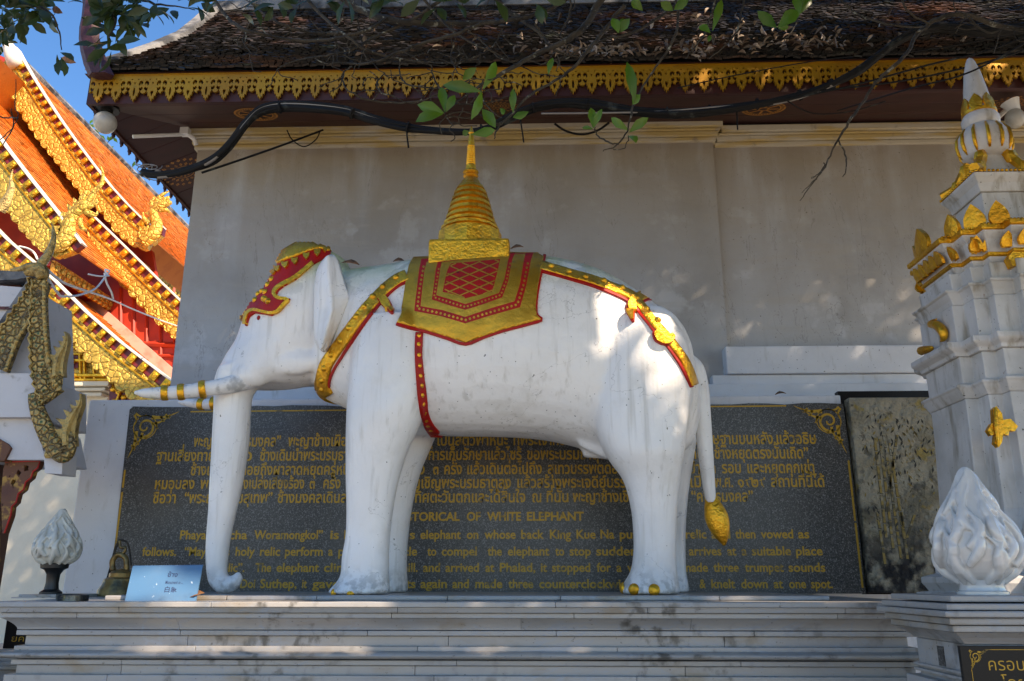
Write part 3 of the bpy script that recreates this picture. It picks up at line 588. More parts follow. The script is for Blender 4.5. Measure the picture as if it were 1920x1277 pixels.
# ---------------------------------------------------------------- mural panel at the right
mu = thing("mural_panel", "mouldy grey plaster panel painted with ochre bamboo, behind the white shrine", "mural panel", (at(1690,1100,5.9).x, 5.9, Zp))
xm0 = at(1612, 930, 5.95).x; xm1 = xm0 + 1.0
b = MB(); b.box((xm0, 5.95, Zp+.015), (xm1, 6.05, at(1660,745,5.95).z)); b.build("plaster", M['mural'], mu, bevel=.008)
b = MB(); b.box((xm0-.035, 6.052, Zp+.004), (xm1, 6.12, at(1660,733,6.05).z)); b.build("recess_shade_sheet", M['blackstone'], mu)  # black sheet standing in for the shade of the recess around the panel
b = MB(); dk = MB()
for x0, y0, x1, y1 in ((1640,820,1662,1010),(1650,822,1675,1030),(1657,815,1690,1050),(1668,830,1700,1040),(1682,815,1662,960),(1645,960,1660,1060),(1715,965,1700,1010),(1690,960,1702,1050)):
    A, B = at(x0,y0,5.949), at(x1,y1,5.949); d = B-A
    n_ = max(2, int(d.length/.09))
    for k in range(n_):
        a = A + d*(k/n_+.004); c = A + d*((k+.93)/n_); s_ = Vector((.0095,0,0)); b.add([a-s_, c-s_, c+s_, a+s_], [(0,1,2,3)]); q = Vector((.0018,-.0004,0)); dk.add([a-s_-q, c-s_-q, c-s_+q, a-s_+q], [(0,1,2,3)]); dk.add([c-s_*1.3, c+s_*1.3, c+s_*1.3+Vector((0,0,-.004)), c-s_*1.3+Vector((0,0,-.004))], [(0,1,2,3)])
for _ in range(210):
    p = at(rnd.uniform(1618,1760), rnd.choice((rnd.uniform(770,900), rnd.uniform(780,1000))), 5.9488); a = rnd.uniform(-2.4,-.7); d = Vector((math.cos(a),0,math.sin(a)))*rnd.uniform(.02,.05); s_ = Vector((-d.z,0,d.x))*.16
    (b if rnd.random() < .6 else dk).add([p, p+d*.5+s_, p+d, p+d*.5-s_], [(0,1,2,3)])
b.build("bamboo_painting", M['bamboo'], mu); dk.build("bamboo_outline", M['darkpaint'], mu)
# ================================================================ WHITE ELEPHANT
Y0 = 5.0; YN = 4.72; YFAR = 5.28
E = lambda px, py, Y=Y0: at(px, py, Y)
ele = thing("elephant_statue", "white painted elephant statue with gold and red harness, carrying a gilded stupa", "elephant statue", (E(900,1113).x, Y0, Zs))
def ellring(c, ax, ay, n=28, p=2.3, horiz=True):
    r = []
    for j in range(n):
        a = 2*math.pi*j/n; ca, sa = math.cos(a), math.sin(a)
        u = ax*math.copysign(abs(ca)**(2/p), ca); v = ay*math.copysign(abs(sa)**(2/p), sa)
        r.append((c[0]+u, c[1]+v, c[2]) if horiz else (c[0], c[1]+v, c[2]+u))
    return r
def dense(tab, n):
    vs = [Vector((*t, 0)) if len(t) < 3 else t for t in tab]; out = []
    k = len(tab[0]); m = len(tab)
    for i in range(m-1):
        for q in range(n):
            t = q/n; p0, p1, p2, p3 = tab[max(i-1,0)], tab[i], tab[i+1], tab[min(i+2,m-1)]
            out.append(tuple(.5*(2*p1[j]+(p2[j]-p0[j])*t+(2*p0[j]-5*p1[j]+4*p2[j]-p3[j])*t*t+(3*p1[j]-p0[j]-3*p2[j]+p3[j])*t**3) for j in range(k)))
    out.append(tab[-1]); return out
body = MB()
# torso: sections along the length (px x, top y, bottom y, half width)
TOR = [(588,560,690,.12),(604,535,735,.19),(625,515,752,.25),(660,506,768,.31),(720,500,800,.37),(780,491,813,.42),(850,487,816,.455),(950,482,818,.47),(1020,486,824,.46),(1080,496,838,.44),(1130,511,852,.42),(1180,537,862,.39),(1230,571,862,.35),(1268,607,852,.29),(1292,646,830,.22),(1306,690,790,.13),(1311,715,765,.06)]
rs = []
for x, yt, yb, hw in dense(TOR, 3):
    a = E(x, yt); c = E(x, yb); xm = E(x, (yt+yb)/2).x; zt_, zb2 = a.z-.012, c.z
    rs.append(ellring((xm, Y0, (zt_+zb2)/2), (zt_-zb2)/2, hw, 32, 2.25, False))
body.rings(rs)
def leg(tab, Y, dx, by):
    rs = []
    for y, xl, xr in dense(tab, 3):
        a = E(xl, y, YN); c = E(xr, y, YN); r = (c.x-a.x)/2
        rs.append(ellring(((a.x+c.x)/2+dx, Y, a.z if y < 1113 else Zs+.001), r, min(max(r*by, .105), .20), 24, 2.2))
    body.rings(rs)
FL = [(1116,613,731),(1106,618,731),(1092,632,730),(1075,640,729),(1050,641,729),(1025,645,730),(1000,649,732),(950,650,738),(900,649,748),(850,649,763),(800,650,785),(740,653,805),(660,662,815),(600,680,800)]
HL = [(1114,1160,1277),(1104,1163,1275),(1090,1171,1272),(1070,1182,1269),(1040,1187,1268),(1000,1187,1268),(950,1182,1270),(900,1168,1275),(865,1143,1280),(830,1125,1286),(780,1115,1294),(720,1115,1300),(650,1130,1290),(600,1150,1260)]
leg(FL, YN, 0, .92); leg(FL, YFAR, .015, .92); leg(HL, YN, 0, .92); leg(HL, YFAR, .145, .92)
# head and trunk: sections by height
HD = [(467,560,600,.05),(473,545,612,.13),(485,533,640,.20),(500,526,655,.235),(530,510,665,.26),(560,488,668,.27),(585,464,668,.27),(610,453,665,.265),(640,441,660,.25),(665,424,652,.235),(690,411,640,.22),(705,406,625,.21),(716,403,600,.19),(724,403,560,.16)]
rs = []
for y, xl, xr, hw in dense(HD, 3):
    a = E(xl, y); c = E(xr, y); ring_ = []
    n = 32; cx = (a.x+c.x)/2; ax = (c.x-a.x)/2
    for j in range(n):
        t = 2*math.pi*j/n; u = math.cos(t); v = math.sin(t)
        narrow = 1 - .42*max(0, -u)**1.5 * min(1, max(0, (y-520)/120))     # face narrows towards the trunk
        ring_.append((cx+ax*u, Y0+hw*narrow*v, a.z))
    rs.append(ring_)
body.rings(rs)
TR = [(690,412,505,.15),(715,403,492,.13),(740,402,474,.112),(770,401,470,.105),(830,398,467,.10),(900,394,456,.093),(960,391,443,.083),(1010,387,432,.074),(1050,386,427,.067),(1075,388,425,.062)]
rs = []
for y, xl, xr, hw in dense(TR, 3):
    a = E(xl, y); c = E(xr, y); rs.append(ellring(((a.x+c.x)/2, Y0, a.z), (c.x-a.x)/2, hw, 20, 2.0))
body.rings(rs)
body.tube([E(406,1070),E(409,1086),E(417,1096),E(428,1098),E(439,1093),E(446,1084),E(450,1072)], [.060,.060,.057,.050,.044,.036,.020], 16)
body.ball(E(424,1098), .048, 8)
# brow / tusk socket swelling, cheek, temples, rump muscles
body.ball(E(472,703,Y0-.13), .09, 8, 0, (1.5,.7,.9)); body.ball(E(472,703,Y0+.13), .09, 8, 0, (1.5,.7,.9))
for sgn in (-1, 1):
    body.ball((E(560,690).x, Y0+sgn*.17, E(560,690).z), .12, 8, 0, (1.6,.45,.75))
    body.ball((E(1215,700).x, Y0+sgn*.22, E(1215,700).z), .25, 10, 0, (1.0,.60,1.5))
    body.ball((E(720,640).x, Y0+sgn*.23, E(720,640).z), .26, 10, 0, (.9,.6,1.3))
body.hexa([E(1085,836,4.85),E(1142,864,4.85),E(1142,864,5.15),E(1085,836,5.15),E(1085,800,4.85),E(1150,820,4.85),E(1150,820,5.15),E(1085,800,5.15)])
body.hexa([E(1094,858,4.93),E(1150,861,4.93),E(1150,861,5.07),E(1094,858,5.07),E(1085,820,4.9),E(1150,820,4.9),E(1150,820,5.1),E(1085,820,5.1)])
tmp = body.build("body", M['plaster'])
md = tmp.modifiers.new("r", 'REMESH'); md.mode = 'VOXEL'; md.voxel_size = 0.0135; md.use_smooth_shade = True
ms = tmp.modifiers.new("s", 'SMOOTH'); ms.factor = 0.5; ms.iterations = 14
dg = bpy.context.evaluated_depsgraph_get(); me = bpy.data.meshes.new_from_object(tmp.evaluated_get(dg))
bpy.data.objects.remove(tmp)
BV = BVHTree.FromPolygons([v.co.copy() for v in me.vertices], [tuple(p.vertices) for p in me.polygons])
fin = MB(); fin.v = [tuple(v.co) for v in me.vertices]; fin.f = [tuple(p.vertices) for p in me.polygons]; fin.m = [0]*len(fin.f); fin.t = [None]*len(fin.f)
bodyo = fin.build("body", M['plaster'], ele, smooth=True)

def onbody(px, py, Yfb=Y0):
    d = ray(px, py).normalized(); h = BV.ray_cast(CAM + d*2.5, d)
    if h[0] is not None and h[0].y < Y0 + .03: return h[0], h[1], True
    p = E(px, py, Yfb); q = BV.find_nearest(p); return q[0], q[1], False
def mirror(p): return Vector((p[0], 2*Y0 - p[1], p[2]))
def drape(mb, outline, off, step=5, m=0, regions=(), mirrored=True, skirt=.02, spine=False):
    """lay a pixel polygon on the body surface; regions = [(poly, material)] painted inside it, later ones win"""
    outs = [outline] + [r[0] for r in regions]; pts = []; edges = []
    def addloop(pl):
        q = []
        for i in range(len(pl)):
            a, c = pl[i], pl[(i+1) % len(pl)]; n = max(1, int(math.hypot(a[0]-c[0], a[1]-c[1])/step))
            q += [(lerp(a[0],c[0],k/n), lerp(a[1],c[1],k/n)) for k in range(n)]
        b0 = len(pts); pts.extend(q); edges.extend([(b0+i, b0+(i+1) % len(q)) for i in range(len(q))])
    for pl in outs: addloop(pl)
    nb = len(pts)
    xs = [p[0] for p in outline]; ys_ = [p[1] for p in outline]
    x = min(xs)
    row = 0
    while x < max(xs):
        y = min(ys_) + (row % 2)*step*.5
        while y < max(ys_):
            if inpoly((x, y), outline): pts.append((x, y))
            y += step
        x += step*.87; row += 1
    vo, eo, fo, ov, oe, of = delaunay_2d_cdt([Vector(p) for p in pts], edges, [], 0, 1e-4)
    V3 = []
    for v in vo:
        p, nr, ok = onbody(v.x, v.y)
        if nr.dot(p - CAM) > 0 and ok: nr = -nr
        V3.append(p + nr*off if ok else p + nr*off)
    fs = []; ms_ = []
    for f in fo:
        c = sum((vo[i] for i in f), Vector((0,0)))/len(f)
        if not inpoly(c, outline): continue
        mm = m
        for pl, k in regions:
            if inpoly(c, pl): mm = k
        fs.append(tuple(f)); ms_.append(mm)
    cnt = {}
    for f in fs:
        for i in range(len(f)): e = tuple(sorted((f[i], f[(i+1) % len(f)]))); cnt[e] = cnt.get(e, 0) + 1
    bedge = [e for e, k in cnt.items() if k == 1]
    for mir in ((False, True) if mirrored else (False,)):
        W = [mirror(p) for p in V3] if mir else V3
        b0 = len(mb.v); mb.v += [tuple(p) for p in W]
        for f, k in zip(fs, ms_): mb.f.append(tuple(b0+i for i in f)); mb.m.append(k); mb.t.append(None)
        inner = {}
        for a, c in bedge:
            for i in (a, c):
                if i not in inner:
                    p = W[i]; q = BV.find_nearest(p); inner[i] = len(mb.v); mb.v.append(tuple(q[0] + (q[0]-p).normalized()*skirt*.3))
            mb.f.append((b0+a, b0+c, inner[c], inner[a])); mb.m.append(m); mb.t.append(None)
def band_poly(path, w0, w1=None, n=6):
    P = smooth2(path, n); L = []; R_ = []
    for i, p in enumerate(P):
        a, c = P[max(i-1,0)], P[min(i+1,len(P)-1)]; d = math.hypot(c[0]-a[0], c[1]-a[1]) or 1; nx, ny = -(c[1]-a[1])/d, (c[0]-a[0])/d
        h = lerp(w0, w1 if w1 is not None else w0, i/(len(P)-1))/2; L.append((p[0]+nx*h, p[1]+ny*h)); R_.append((p[0]-nx*h, p[1]-ny*h))
    return L + R_[::-1]
def stud(mb, px, py, r, off=0, mir=True, flat=.75, m=0):
    p, nr, ok = onbody(px, py); p = p + nr*off
    t = nr.cross(Vector((0,0,1))); t = t.normalized() if t.length > 1e-3 else Vector((1,0,0)); u = nr.cross(t)
    rs = []
    for rr, h in ((1.25,-.15),(1.2,.12),(.95,.25),(.85,.55),(.5,.85),(.12,.97)):
        rs.append([p + (t*math.cos(2*math.pi*j/10)+u*math.sin(2*math.pi*j/10))*r*rr + nr*r*h*flat for j in range(10)])
    mb.rings(rs, m)
    if mir: mb.rings([[mirror(q) for q in r_] for r_ in rs], m)

# ---- saddle cloth
CL = [(776,486),(850,483),(940,477),(1021,478),(1016,500),(1008,540),(1004,575),(1006,592),(1014,600),(985,608),(940,620),(905,632),(873,643),(838,632),(800,620),(765,612),(744,606),(752,590),(757,565),(762,530),(768,500)]
red1 = [(791,490),(1012-12,478),(995,492),(986,540),(975,578),(925,592),(873,608),(825,594),(778,585),(783,545),(787,510)]
g1 = [(801,495),(985,480),(982,492),(975,535),(965,567),(920,580),(873,596),(830,583),(790,576),(793,545),(797,510)]
red2 = [(822,493),(966,478),(960,492),(953,530),(942,560),(905,573),(873,583),(845,575),(811,564),(815,535),(818,510)]
g2 = [(829,496),(957,480),(953,492),(946,527),(936,552),(900,564),(873,572),(850,565),(819,556),(823,530),(826,510)]
rc = [(846,498),(938,490),(934,510),(926,540),(922,550),(898,556),(873,562),(850,554),(831,550),(836,525),(840,510)]
regs = [(red1,1),(g1,0),(red2,1),(g2,0),(rc,1)]
def dots(pathpts, n, r, k):
    P = smooth2(pathpts, 1) if False else pathpts; L = [0]
    for a, c in zip(P, P[1:]): L.append(L[-1]+math.hypot(a[0]-c[0], a[1]-c[1]))
    for i in range(n):
        d = L[-1]*(i+.5)/n
        for j in range(len(P)-1):
            if d <= L[j+1]:
                t = (d-L[j])/(L[j+1]-L[j]); x, y = lerp(P[j][0],P[j+1][0],t), lerp(P[j][1],P[j+1][1],t)
                regs.append(([(x+r*math.cos(a*1.047), y+r*math.sin(a*1.047)) for a in range(6)], k)); break
dots([(796,500),(788,545),(784,580),(826,589),(873,602),(924,586),(970,573),(981,538),(990,494)], 44, 2.5, 0)
dots([(824,505),(819,535),(815,560),(848,570),(873,577.5),(903,568),(939,556),(950,528),(957,495)], 36, 2.0, 0)
# trellis of gold lines on the red centre
def clipline(a, c):
    seg = []; n = 60; cur = None
    for i in range(n+1):
        p = (lerp(a[0],c[0],i/n), lerp(a[1],c[1],i/n)); ins = inpoly(p, rc)
        if ins and cur is None: cur = p
        last = p if ins else None
        if not ins and cur is not None: seg.append((cur, prev)); cur = None
        prev = p
    if cur is not None: seg.append((cur, prev))
    return seg
for k in range(-6, 16):
    for sl_ in (.42, -.42):
        xa = 800; ya = 430 + k*15.5 + (60 if sl_ < 0 else -8)
        for s_, e_ in clipline((xa, ya), (960, ya + 160*sl_)):
            if math.hypot(s_[0]-e_[0], s_[1]-e_[1]) > 6: regs.append((band_poly([s_, e_], 2.2, None, 1), 0))
cb = MB(); drape(cb, CL, .016, 6, 0, regs); cloth = cb.build("saddle_cloth", [M['gold_flat'], M['red']], ele)
cloth.data.polygons.foreach_set("use_smooth", [True]*len(cloth.data.polygons))
hem = MB(); drape(hem, band_poly([(1021,480),(1009,540),(1005,575),(1007,592),(1015,601),(985,610),(940,622),(905,634),(873,646),(838,635),(800,623),(765,615),(743,608)], 5.5, None, 3), .012, 4, 0); hem.build("hem", M['red'], cloth)

# ---- straps
def strap(name, path, w0, w1, off, m, redpath=None, studs=(), sr=.016, mats=None, step=6):
    mb = MB(); drape(mb, band_poly(path, w0, w1), off, step, 0); o = mb.build(name, m, ele)
    o.data.polygons.foreach_set("use_smooth", [True]*len(o.data.polygons))
    if redpath:
        r = MB(); drape(r, band_poly(redpath, 3.6, 3.6), off*.8, 4, 0); r.build("red_edge", M['red'], o)
    for q in studs:
        s_ = MB(); stud(s_, q[0], q[1], sr*(q[2] if len(q) > 2 else 1), off, False); so_ = s_.build("stud", M['gold'], o, smooth=True)
    return o
bp = [(764,518),(742,529),(712,554),(682,588),(657,622),(629,660),(613,685),(607,708),(606,725),(614,742)]
strap("breast_strap", bp, 18, 24, .018, M['gold'], [(764,530),(746,538),(722,560),(694,594),(670,628),(643,668),(627,694),(619,715),(617,738)],
      [(744,523),(719,540),(700,558),(684,577),(670,596),(656,616),(641,640),(624,665),(611,690),(606,712),(606,728)], .0165)
cr = [(1014,500),(1060,513),(1110,527),(1150,542),(1182,556),(1204,579),(1226,606),(1246,628),(1264,651),(1284,682),(1299,722)]
strap("crupper_strap", cr, 15, 13, .018, M['gold'], [(1012,509),(1060,522),(1110,537),(1148,552),(1176,566),(1197,586),(1219,613),(1239,637),(1257,659),(1277,690),(1295,726)],
      [(1033,502),(1066,512),(1097,522),(1131,529),(1165,542),(1191,561),(1211,582),(1232,603)], .0165)
strap("cross_strap", [(1186,563),(1200,557),(1215,552),(1227,553)], 16, 18, .014, M['gold'], [(1204,567),(1216,562),(1228,562)])
gp = [(786,624),(785,660),(787,700),(791,745),(797,780),(806,800),(818,815)]
gs = strap("girth_strap", gp, 15, 17, .012, M['red'], None, (), step=5)
for q in [(786,630),(785,646),(785,666),(786,686),(787,705),(789,723),(790,741),(792,758),(795,774),(799,787),(803,797),(808,805)]:
    s_ = MB(); stud(s_, q[0], q[1], .0125, .011, False, .35); s_.build("stud", M['gold'], gs, smooth=True)
def pendant(path, w, name="pendant"):
    P = band_poly(path, w[0], w[-1]); sm = smooth2(path, 6); L = []; R_ = []
    for i, p in enumerate(sm):
        f = i/(len(sm)-1)*(len(w)-1); k = min(int(f), len(w)-2); h = lerp(w[k], w[k+1], f-k)/2
        a, c = sm[max(i-1,0)], sm[min(i+1,len(sm)-1)]; d = math.hypot(c[0]-a[0], c[1]-a[1]) or 1; nx, ny = -(c[1]-a[1])/d, (c[0]-a[0])/d
        L.append((p[0]+nx*h, p[1]+ny*h)); R_.append((p[0]-nx*h, p[1]-ny*h))
    pl = L + R_[::-1]; cx = sum(p[0] for p in pl)/len(pl); cy = sum(p[1] for p in pl)/len(pl)
    mb = MB(); drape(mb, [(cx+(x-cx)*1.14, cy+(y-cy)*1.06+.6) for x, y in pl], .022, 4, 0); o = mb.build(name, M['red'], ele)
    mb = MB(); drape(mb, pl, .036, 3, 0); o2 = mb.build("gilt_leaf", M['gold'], o)
pendant([(712,560),(722,566),(730,578),(735,588)], [8,17,13,3]); pendant([(1183,560),(1181,575),(1184,590),(1187,603)], [6,15,12,4]); pendant([(1228,622),(1236,632),(1248,637),(1258,630)], [8,20,20,6])

# ---- headdress
hred = [(619,474),(618,480),(588,497),(556,525),(533,538),(523,546),(520,553),(526,559),(545,561),(541,568),(528,583),(511,593),(495,590),(479,588),(469,595),(464,612),(459,604),(454,596),(448,590),(446,584),(458,565),(475,547),(494,533),(505,520),(510,505),(520,490),(528,474),(548,458),(577,452),(603,458)]
hcap = [(619,470),(616,474),(599,469),(578,474),(558,483),(540,489),(524,496),(512,492),(524,470),(548,450),(577,446),(606,456)]
hb = MB(); drape(hb, hred, .014, 4, 0); hd = hb.build("headdress", M['red'], ele); hd.data.polygons.foreach_set("use_smooth", [True]*len(hd.data.polygons))
hb = MB(); drape(hb, hcap, .026, 4, 0); hc = hb.build("cap", M['gold'], hd); hc.data.polygons.foreach_set("use_smooth", [True]*len(hc.data.polygons))
hb = MB(); drape(hb, band_poly([(586,495),(556,521),(532,535),(521,543),(517,552),(524,560),(541,563),(533,573),(522,585),(510,588),(495,585),(480,582),(469,587),(464,598),(463,609)], 6.5, 5, 4), .024, 3, 0); hb.build("gold_border", M['gold'], hd)
hb = MB(); drape(hb, band_poly([(484,548),(470,560),(459,572),(452,588),(456,600)], 7, 7, 4), .024, 3, 0); hb.build("gold_border", M['gold'], hd)
for x, y, s_, r in ((608,470,7,0),(594,476,8,0),(575,482,8,0),(555,491,8,0),(538,498,8,0),(524,505,7,0),(516,511,7,0)):
    mb = MB(); drape(mb, [(x-s_*.75,y-s_*.6),(x,y-s_*.35),(x+s_*.75,y-s_*.6),(x+s_*.6,y+s_*.3),(x,y+s_),(x-s_*.6,y+s_*.3)], .026, 2.5, 0); mb.build("gold_petal", M['gold'], hd)
for x, y in ((512,525),(505,535),(494,548),(500,549),(487,553),(478,558),(481,564),(500,563),(505,566),(497,561)):
    mb = MB(); stud(mb, x, y, .017, .014, True, .9); mb.build("gold_rosette", M['gold'], hd, smooth=True)
mb = MB(); stud(mb, 485, 596, .012, .002, True, .5); mb.build("eye", M['red'], ele, smooth=True)

# ---- ears: thick folded flaps standing off the head
EAR = [(612,480),(600,494),(592,515),(589,545),(588,580),(588,615),(591,640),(600,656),(608,652),(620,636),(632,612),(642,590),(652,558),(646,535),(638,508),(631,484),(622,477)]
def ear_depth(px, py):
    crest = interp([(470,614),(500,614),(540,618),(580,624),(620,612),(660,602)], py)[0]
    fr = interp([(470,610),(494,600),(515,592),(545,589),(615,588),(640,591),(660,600)], py)[0]
    bk = interp([(470,616),(484,631),(508,638),(535,646),(558,652),(590,642),(612,632),(636,620),(660,602)], py)[0]
    t = min(max((px-fr)/max(bk-fr, 1), 0), 1); c = min(max((crest-fr)/max(bk-fr, 1), .1), .95)
    d = .055 + (.11*(t/c)**.8 if t < c else .11 - .085*((t-c)/max(1-c,.05)))
    d += .010*math.sin(t*14)*math.exp(-((t-c*.6)/.35)**2)
    return d
EP = smooth2(EAR + [EAR[0]], 4)[:-1]
pts = list(EP); edges = [(i, (i+1) % len(EP)) for i in range(len(EP))]
for x in range(586, 656, 4):
    for y in range(476, 660, 4):
        if inpoly((x, y), EP): pts.append((x+.3, y+.2))
vo, eo, fo, ov, oe, of = delaunay_2d_cdt([Vector(p) for p in pts], edges, [], 0, 1e-4)
tri = [tuple(f) for f in fo if inpoly(sum((vo[i] for i in f), Vector((0,0)))/len(f), EP)]
outer = []; inner_ = []
YH = 4.755
for v in vo:
    y_ = YH - ear_depth(v.x, v.y); p = E(v.x, v.y, y_); outer.append(p); inner_.append(Vector((p.x+.004, p.y+.05, p.z)))
cnt = {}
for f in tri:
    for i in range(3): e = tuple(sorted((f[i], f[(i+1) % 3]))); cnt[e] = cnt.get(e, 0)+1
be = [e for e, k in cnt.items() if k == 1]; n = len(outer)
for mir in (False, True):
    mb = MB(); A = outer + inner_; A = [mirror(p) for p in A] if mir else A
    mb.add(A, tri + [tuple(n+i for i in f[::-1]) for f in tri] + [(a, c, n+c, n+a) for a, c in be]); mb.build("ear", M['plaster_clean'], ele, smooth=True)

# ---- tusks
M['tusk'] = mat("weathered_tusk", (0.68, 0.68, 0.67), 0.5, 0, [N(9, (0.38, 0.385, 0.385), 0.54, 0.66, detail=7), N(5, (0.38, 0.42, 0.26), 0.58, 0.72), N(14, (0.10, 0.10, 0.09), 0.66, 0.74, detail=8)], [N(20, None, 0.3, 0.7, s=.3, d=.006)])
def tusk(path, bands, Ya, Yb2):
    n = len(path); P = []; R_ = []
    for i, (x, y, wd) in enumerate(dense(path, 4)):
        Y = lerp(Ya, Yb2, i/((n-1)*4)); p = E(x, y, Y); P.append(p); R_.append(wd/FPX*(p-CAM).dot(FW)/2)
    mb = MB(); mb.tube(P, R_, 14); o = mb.build("tusk", M['tusk'], ele, smooth=True)
    for bx in bands:
        i = min(range(len(P)), key=lambda k: abs(pix(P[k])[0]-bx)); t = (P[min(i+1,len(P)-1)]-P[max(i-1,0)]).normalized(); r = R_[i]
        mb = MB(); mb.tube([P[i]-t*.020, P[i]-t*.018, P[i]-t*.006, P[i]+t*.006, P[i]+t*.018, P[i]+t*.020], [r*1.0, r*1.18, r*1.25, r*1.25, r*1.18, r*1.0], 14); mb.build("gold_band", M['gold'], o, smooth=True, angle=50)
tusk([(505,692,46),(480,705,42),(450,716,36),(420,724,31),(380,730,28),(340,735,26),(300,737,23),(270,737,17),(253,736,6)], (377,336,305), 4.93, 4.70)
tusk([(440,752,30),(410,756,24),(385,758,20),(360,756,17),(342,754,11),(335,753,4)], (378,402), 5.15, 5.22)

# ---- tail
P = []; R_ = []
for x, y, wd in dense([(1292,672,20),(1304,690,30),(1311,715,31),(1315,745,30),(1319,800,29),(1323,850,27),(1328,900,23),(1331,925,20),(1333,942,17)], 4): P.append(E(x, y, Y0)); R_.append(wd/FPX*5.3/2)
mb = MB(); mb.tube(P, R_, 14); tail = mb.build("tail", M['plaster_clean'], ele, smooth=True)
P = []; R_ = []
for x, y, wd in dense([(1333,932,20),(1337,948,32),(1343,968,42),(1349,988,38),(1354,1006,24),(1357,1018,11),(1357,1023,4)], 4): P.append(E(x, y, Y0)); R_.append(wd/FPX*5.1/2)
mb = MB(); mb.tube(P, R_, 14, sq=.6); mb.build("tail_tuft", M['gold'], tail, smooth=True)
# ---- toenails
for x, y, Y in ((1166,1104,4.66),(1188,1106,4.60),(1227,1107,4.56),(625,1112,4.62),(657,1113,4.57)):
    d = ray(x, y).normalized(); h = BV.ray_cast(CAM+d*2.5, d); p, nr = (h[0], h[1]) if h[0] is not None else (E(x,y,Y), Vector((-.5,-.8,.2)))
    nr = Vector((nr.x, nr.y, 0)).normalized(); t = Vector((0,0,1)).cross(nr)
    mb = MB(); big = .034 if x > 1100 else .024; rs = []
    for k in range(1, 7):
        a = k/6*math.pi/2; rs.append([p + nr*(.018*math.cos(a)) - nr*.006 + (t*math.cos(q)*.95 + Vector((0,0,1))*math.sin(q)*(1.0 if math.sin(q) > 0 else .8))*big*math.sin(a) for q in [2*math.pi*j/14 for j in range(14)]])
    mb.rings(rs); mb.build("toenail", M['gold'], ele, smooth=True)

# ---- stupa on the back
cx = E(879, 470).x
sb = MB(); a = E(802, 491, 4.67); c = E(956, 449, 4.67); zb0 = E(880, 494, 4.67).z; zb1 = E(880, 446, 4.67).z
sb.box((a.x, 4.67, zb0), (E(955, 470, 4.67).x, 5.33, zb1)); base = sb.build("stupa_block", M['gold'], ele, bevel=.018)
sx = E(881, 440).x; prof = []; kz = lambda y: max(E(881, y).z - zb1, -.01); kr = lambda hw: hw/FPX*5.35
ringlist = [(452,60),(441,60),(439.5,50),(436.5,50),(435.5,56),(431,56),(430,47),(426.5,47),(425.5,51),(421,51),(420,42),(416.5,41),(415,47.5),(409,46.5),(407.5,38.5),(404.5,37.5),(403,44),(397,43),(395.5,35),(392.5,34),(391,40.5),(385,39.5),(383.5,32),(380.5,31),(379,37),(373.5,36),(372,28.5),(369.5,28),(368,33),(362.5,32),(361,25.5),(359,25),(357.5,28.5),(352,26),(350,22.5),(346,19.5),(341,17),(337,13.5),(334,12),(331,15),(327,12),(324,15.5),(321,14.5),(319,10.5),(312,10)]
prof.append((kr(61), -.01))
for y, hw in ringlist[1:]: prof.append((kr(hw), kz(y)))
y = 311; k = 0
while y > 272: prof += [(kr(lerp(9.8,7.6,(311-y)/40)), kz(y)), (kr(lerp(8.4,6.4,(311-y)/40)), kz(y-1.6))]; y -= 3.6
prof += [(kr(7.0), kz(270)), (kr(6.0), kz(262)), (kr(4.5), kz(252)), (kr(6), kz(250)), (kr(4), kz(246)), (kr(1), kz(236))]
sb = MB(); sb.lathe(prof, (sx, Y0, zb1), 16); sp_o = sb.build("stupa_spire", M['gold'], base, smooth=True, angle=22)
# ================================================================ GILDED TEMPLE AT THE LEFT
YA, YB_, YC = 16.0, 13.0, 14.9
tem = thing("gilded_temple", "sunlit temple with stacked orange tiled roofs and carved gold bargeboards, at the far left", "temple", (at(100,1100,14).x, 14, 0))
xap = at(20, 98, YA).x
def roofsheet(name, line, Y, Lg, dy=.15, ds=.13, off=(.05, .10)):
    P = [Vector(p) for p in line]; b = MB(); seg = [0]
    for a, c in zip(P, P[1:]): seg.append(seg[-1]+(c-a).length)
    def pt(s):
        for j in range(len(P)-1):
            if s <= seg[j+1] or j == len(P)-2: t = (s-seg[j])/(seg[j+1]-seg[j]); return P[j].lerp(P[j+1], t)
    n = int(seg[-1]/ds)
    for i in range(n):
        s0, s1 = seg[-1]*i/n, seg[-1]*min((i+1.35)/n, 1.0); a, c = pt(s0), pt(s1); t = (c-a).normalized(); nn = Vector((-t.z, 0, t.x)) 
        if nn.z < 0: nn = -nn
        y = Y + .06; 
        while y < Y+Lg:
            k = rnd.gauss(0,.004); u0, u1 = a+nn*.010, c+nn*(.034+k); u2 = c+nn*.004
            b.add([(u0.x,y,u0.z),(u1.x,y,u1.z),(u1.x,y+dy-.004,u1.z),(u0.x,y+dy-.004,u0.z),(u2.x,y,u2.z),(u2.x,y+dy-.004,u2.z)], [(0,1,2,3),(1,4,5,2)], 0, rnd.random()); y += dy
    for i in range(len(P)-1):   # bedding
        a, c = P[i], P[i+1]; b.add([(a.x,Y+.05,a.z),(c.x,Y+.05,c.z),(c.x,Y+Lg,c.z),(a.x,Y+Lg,a.z)], [(0,1,2,3)], 0, .2)
    return b.build(name, M['orangetile'], tem)
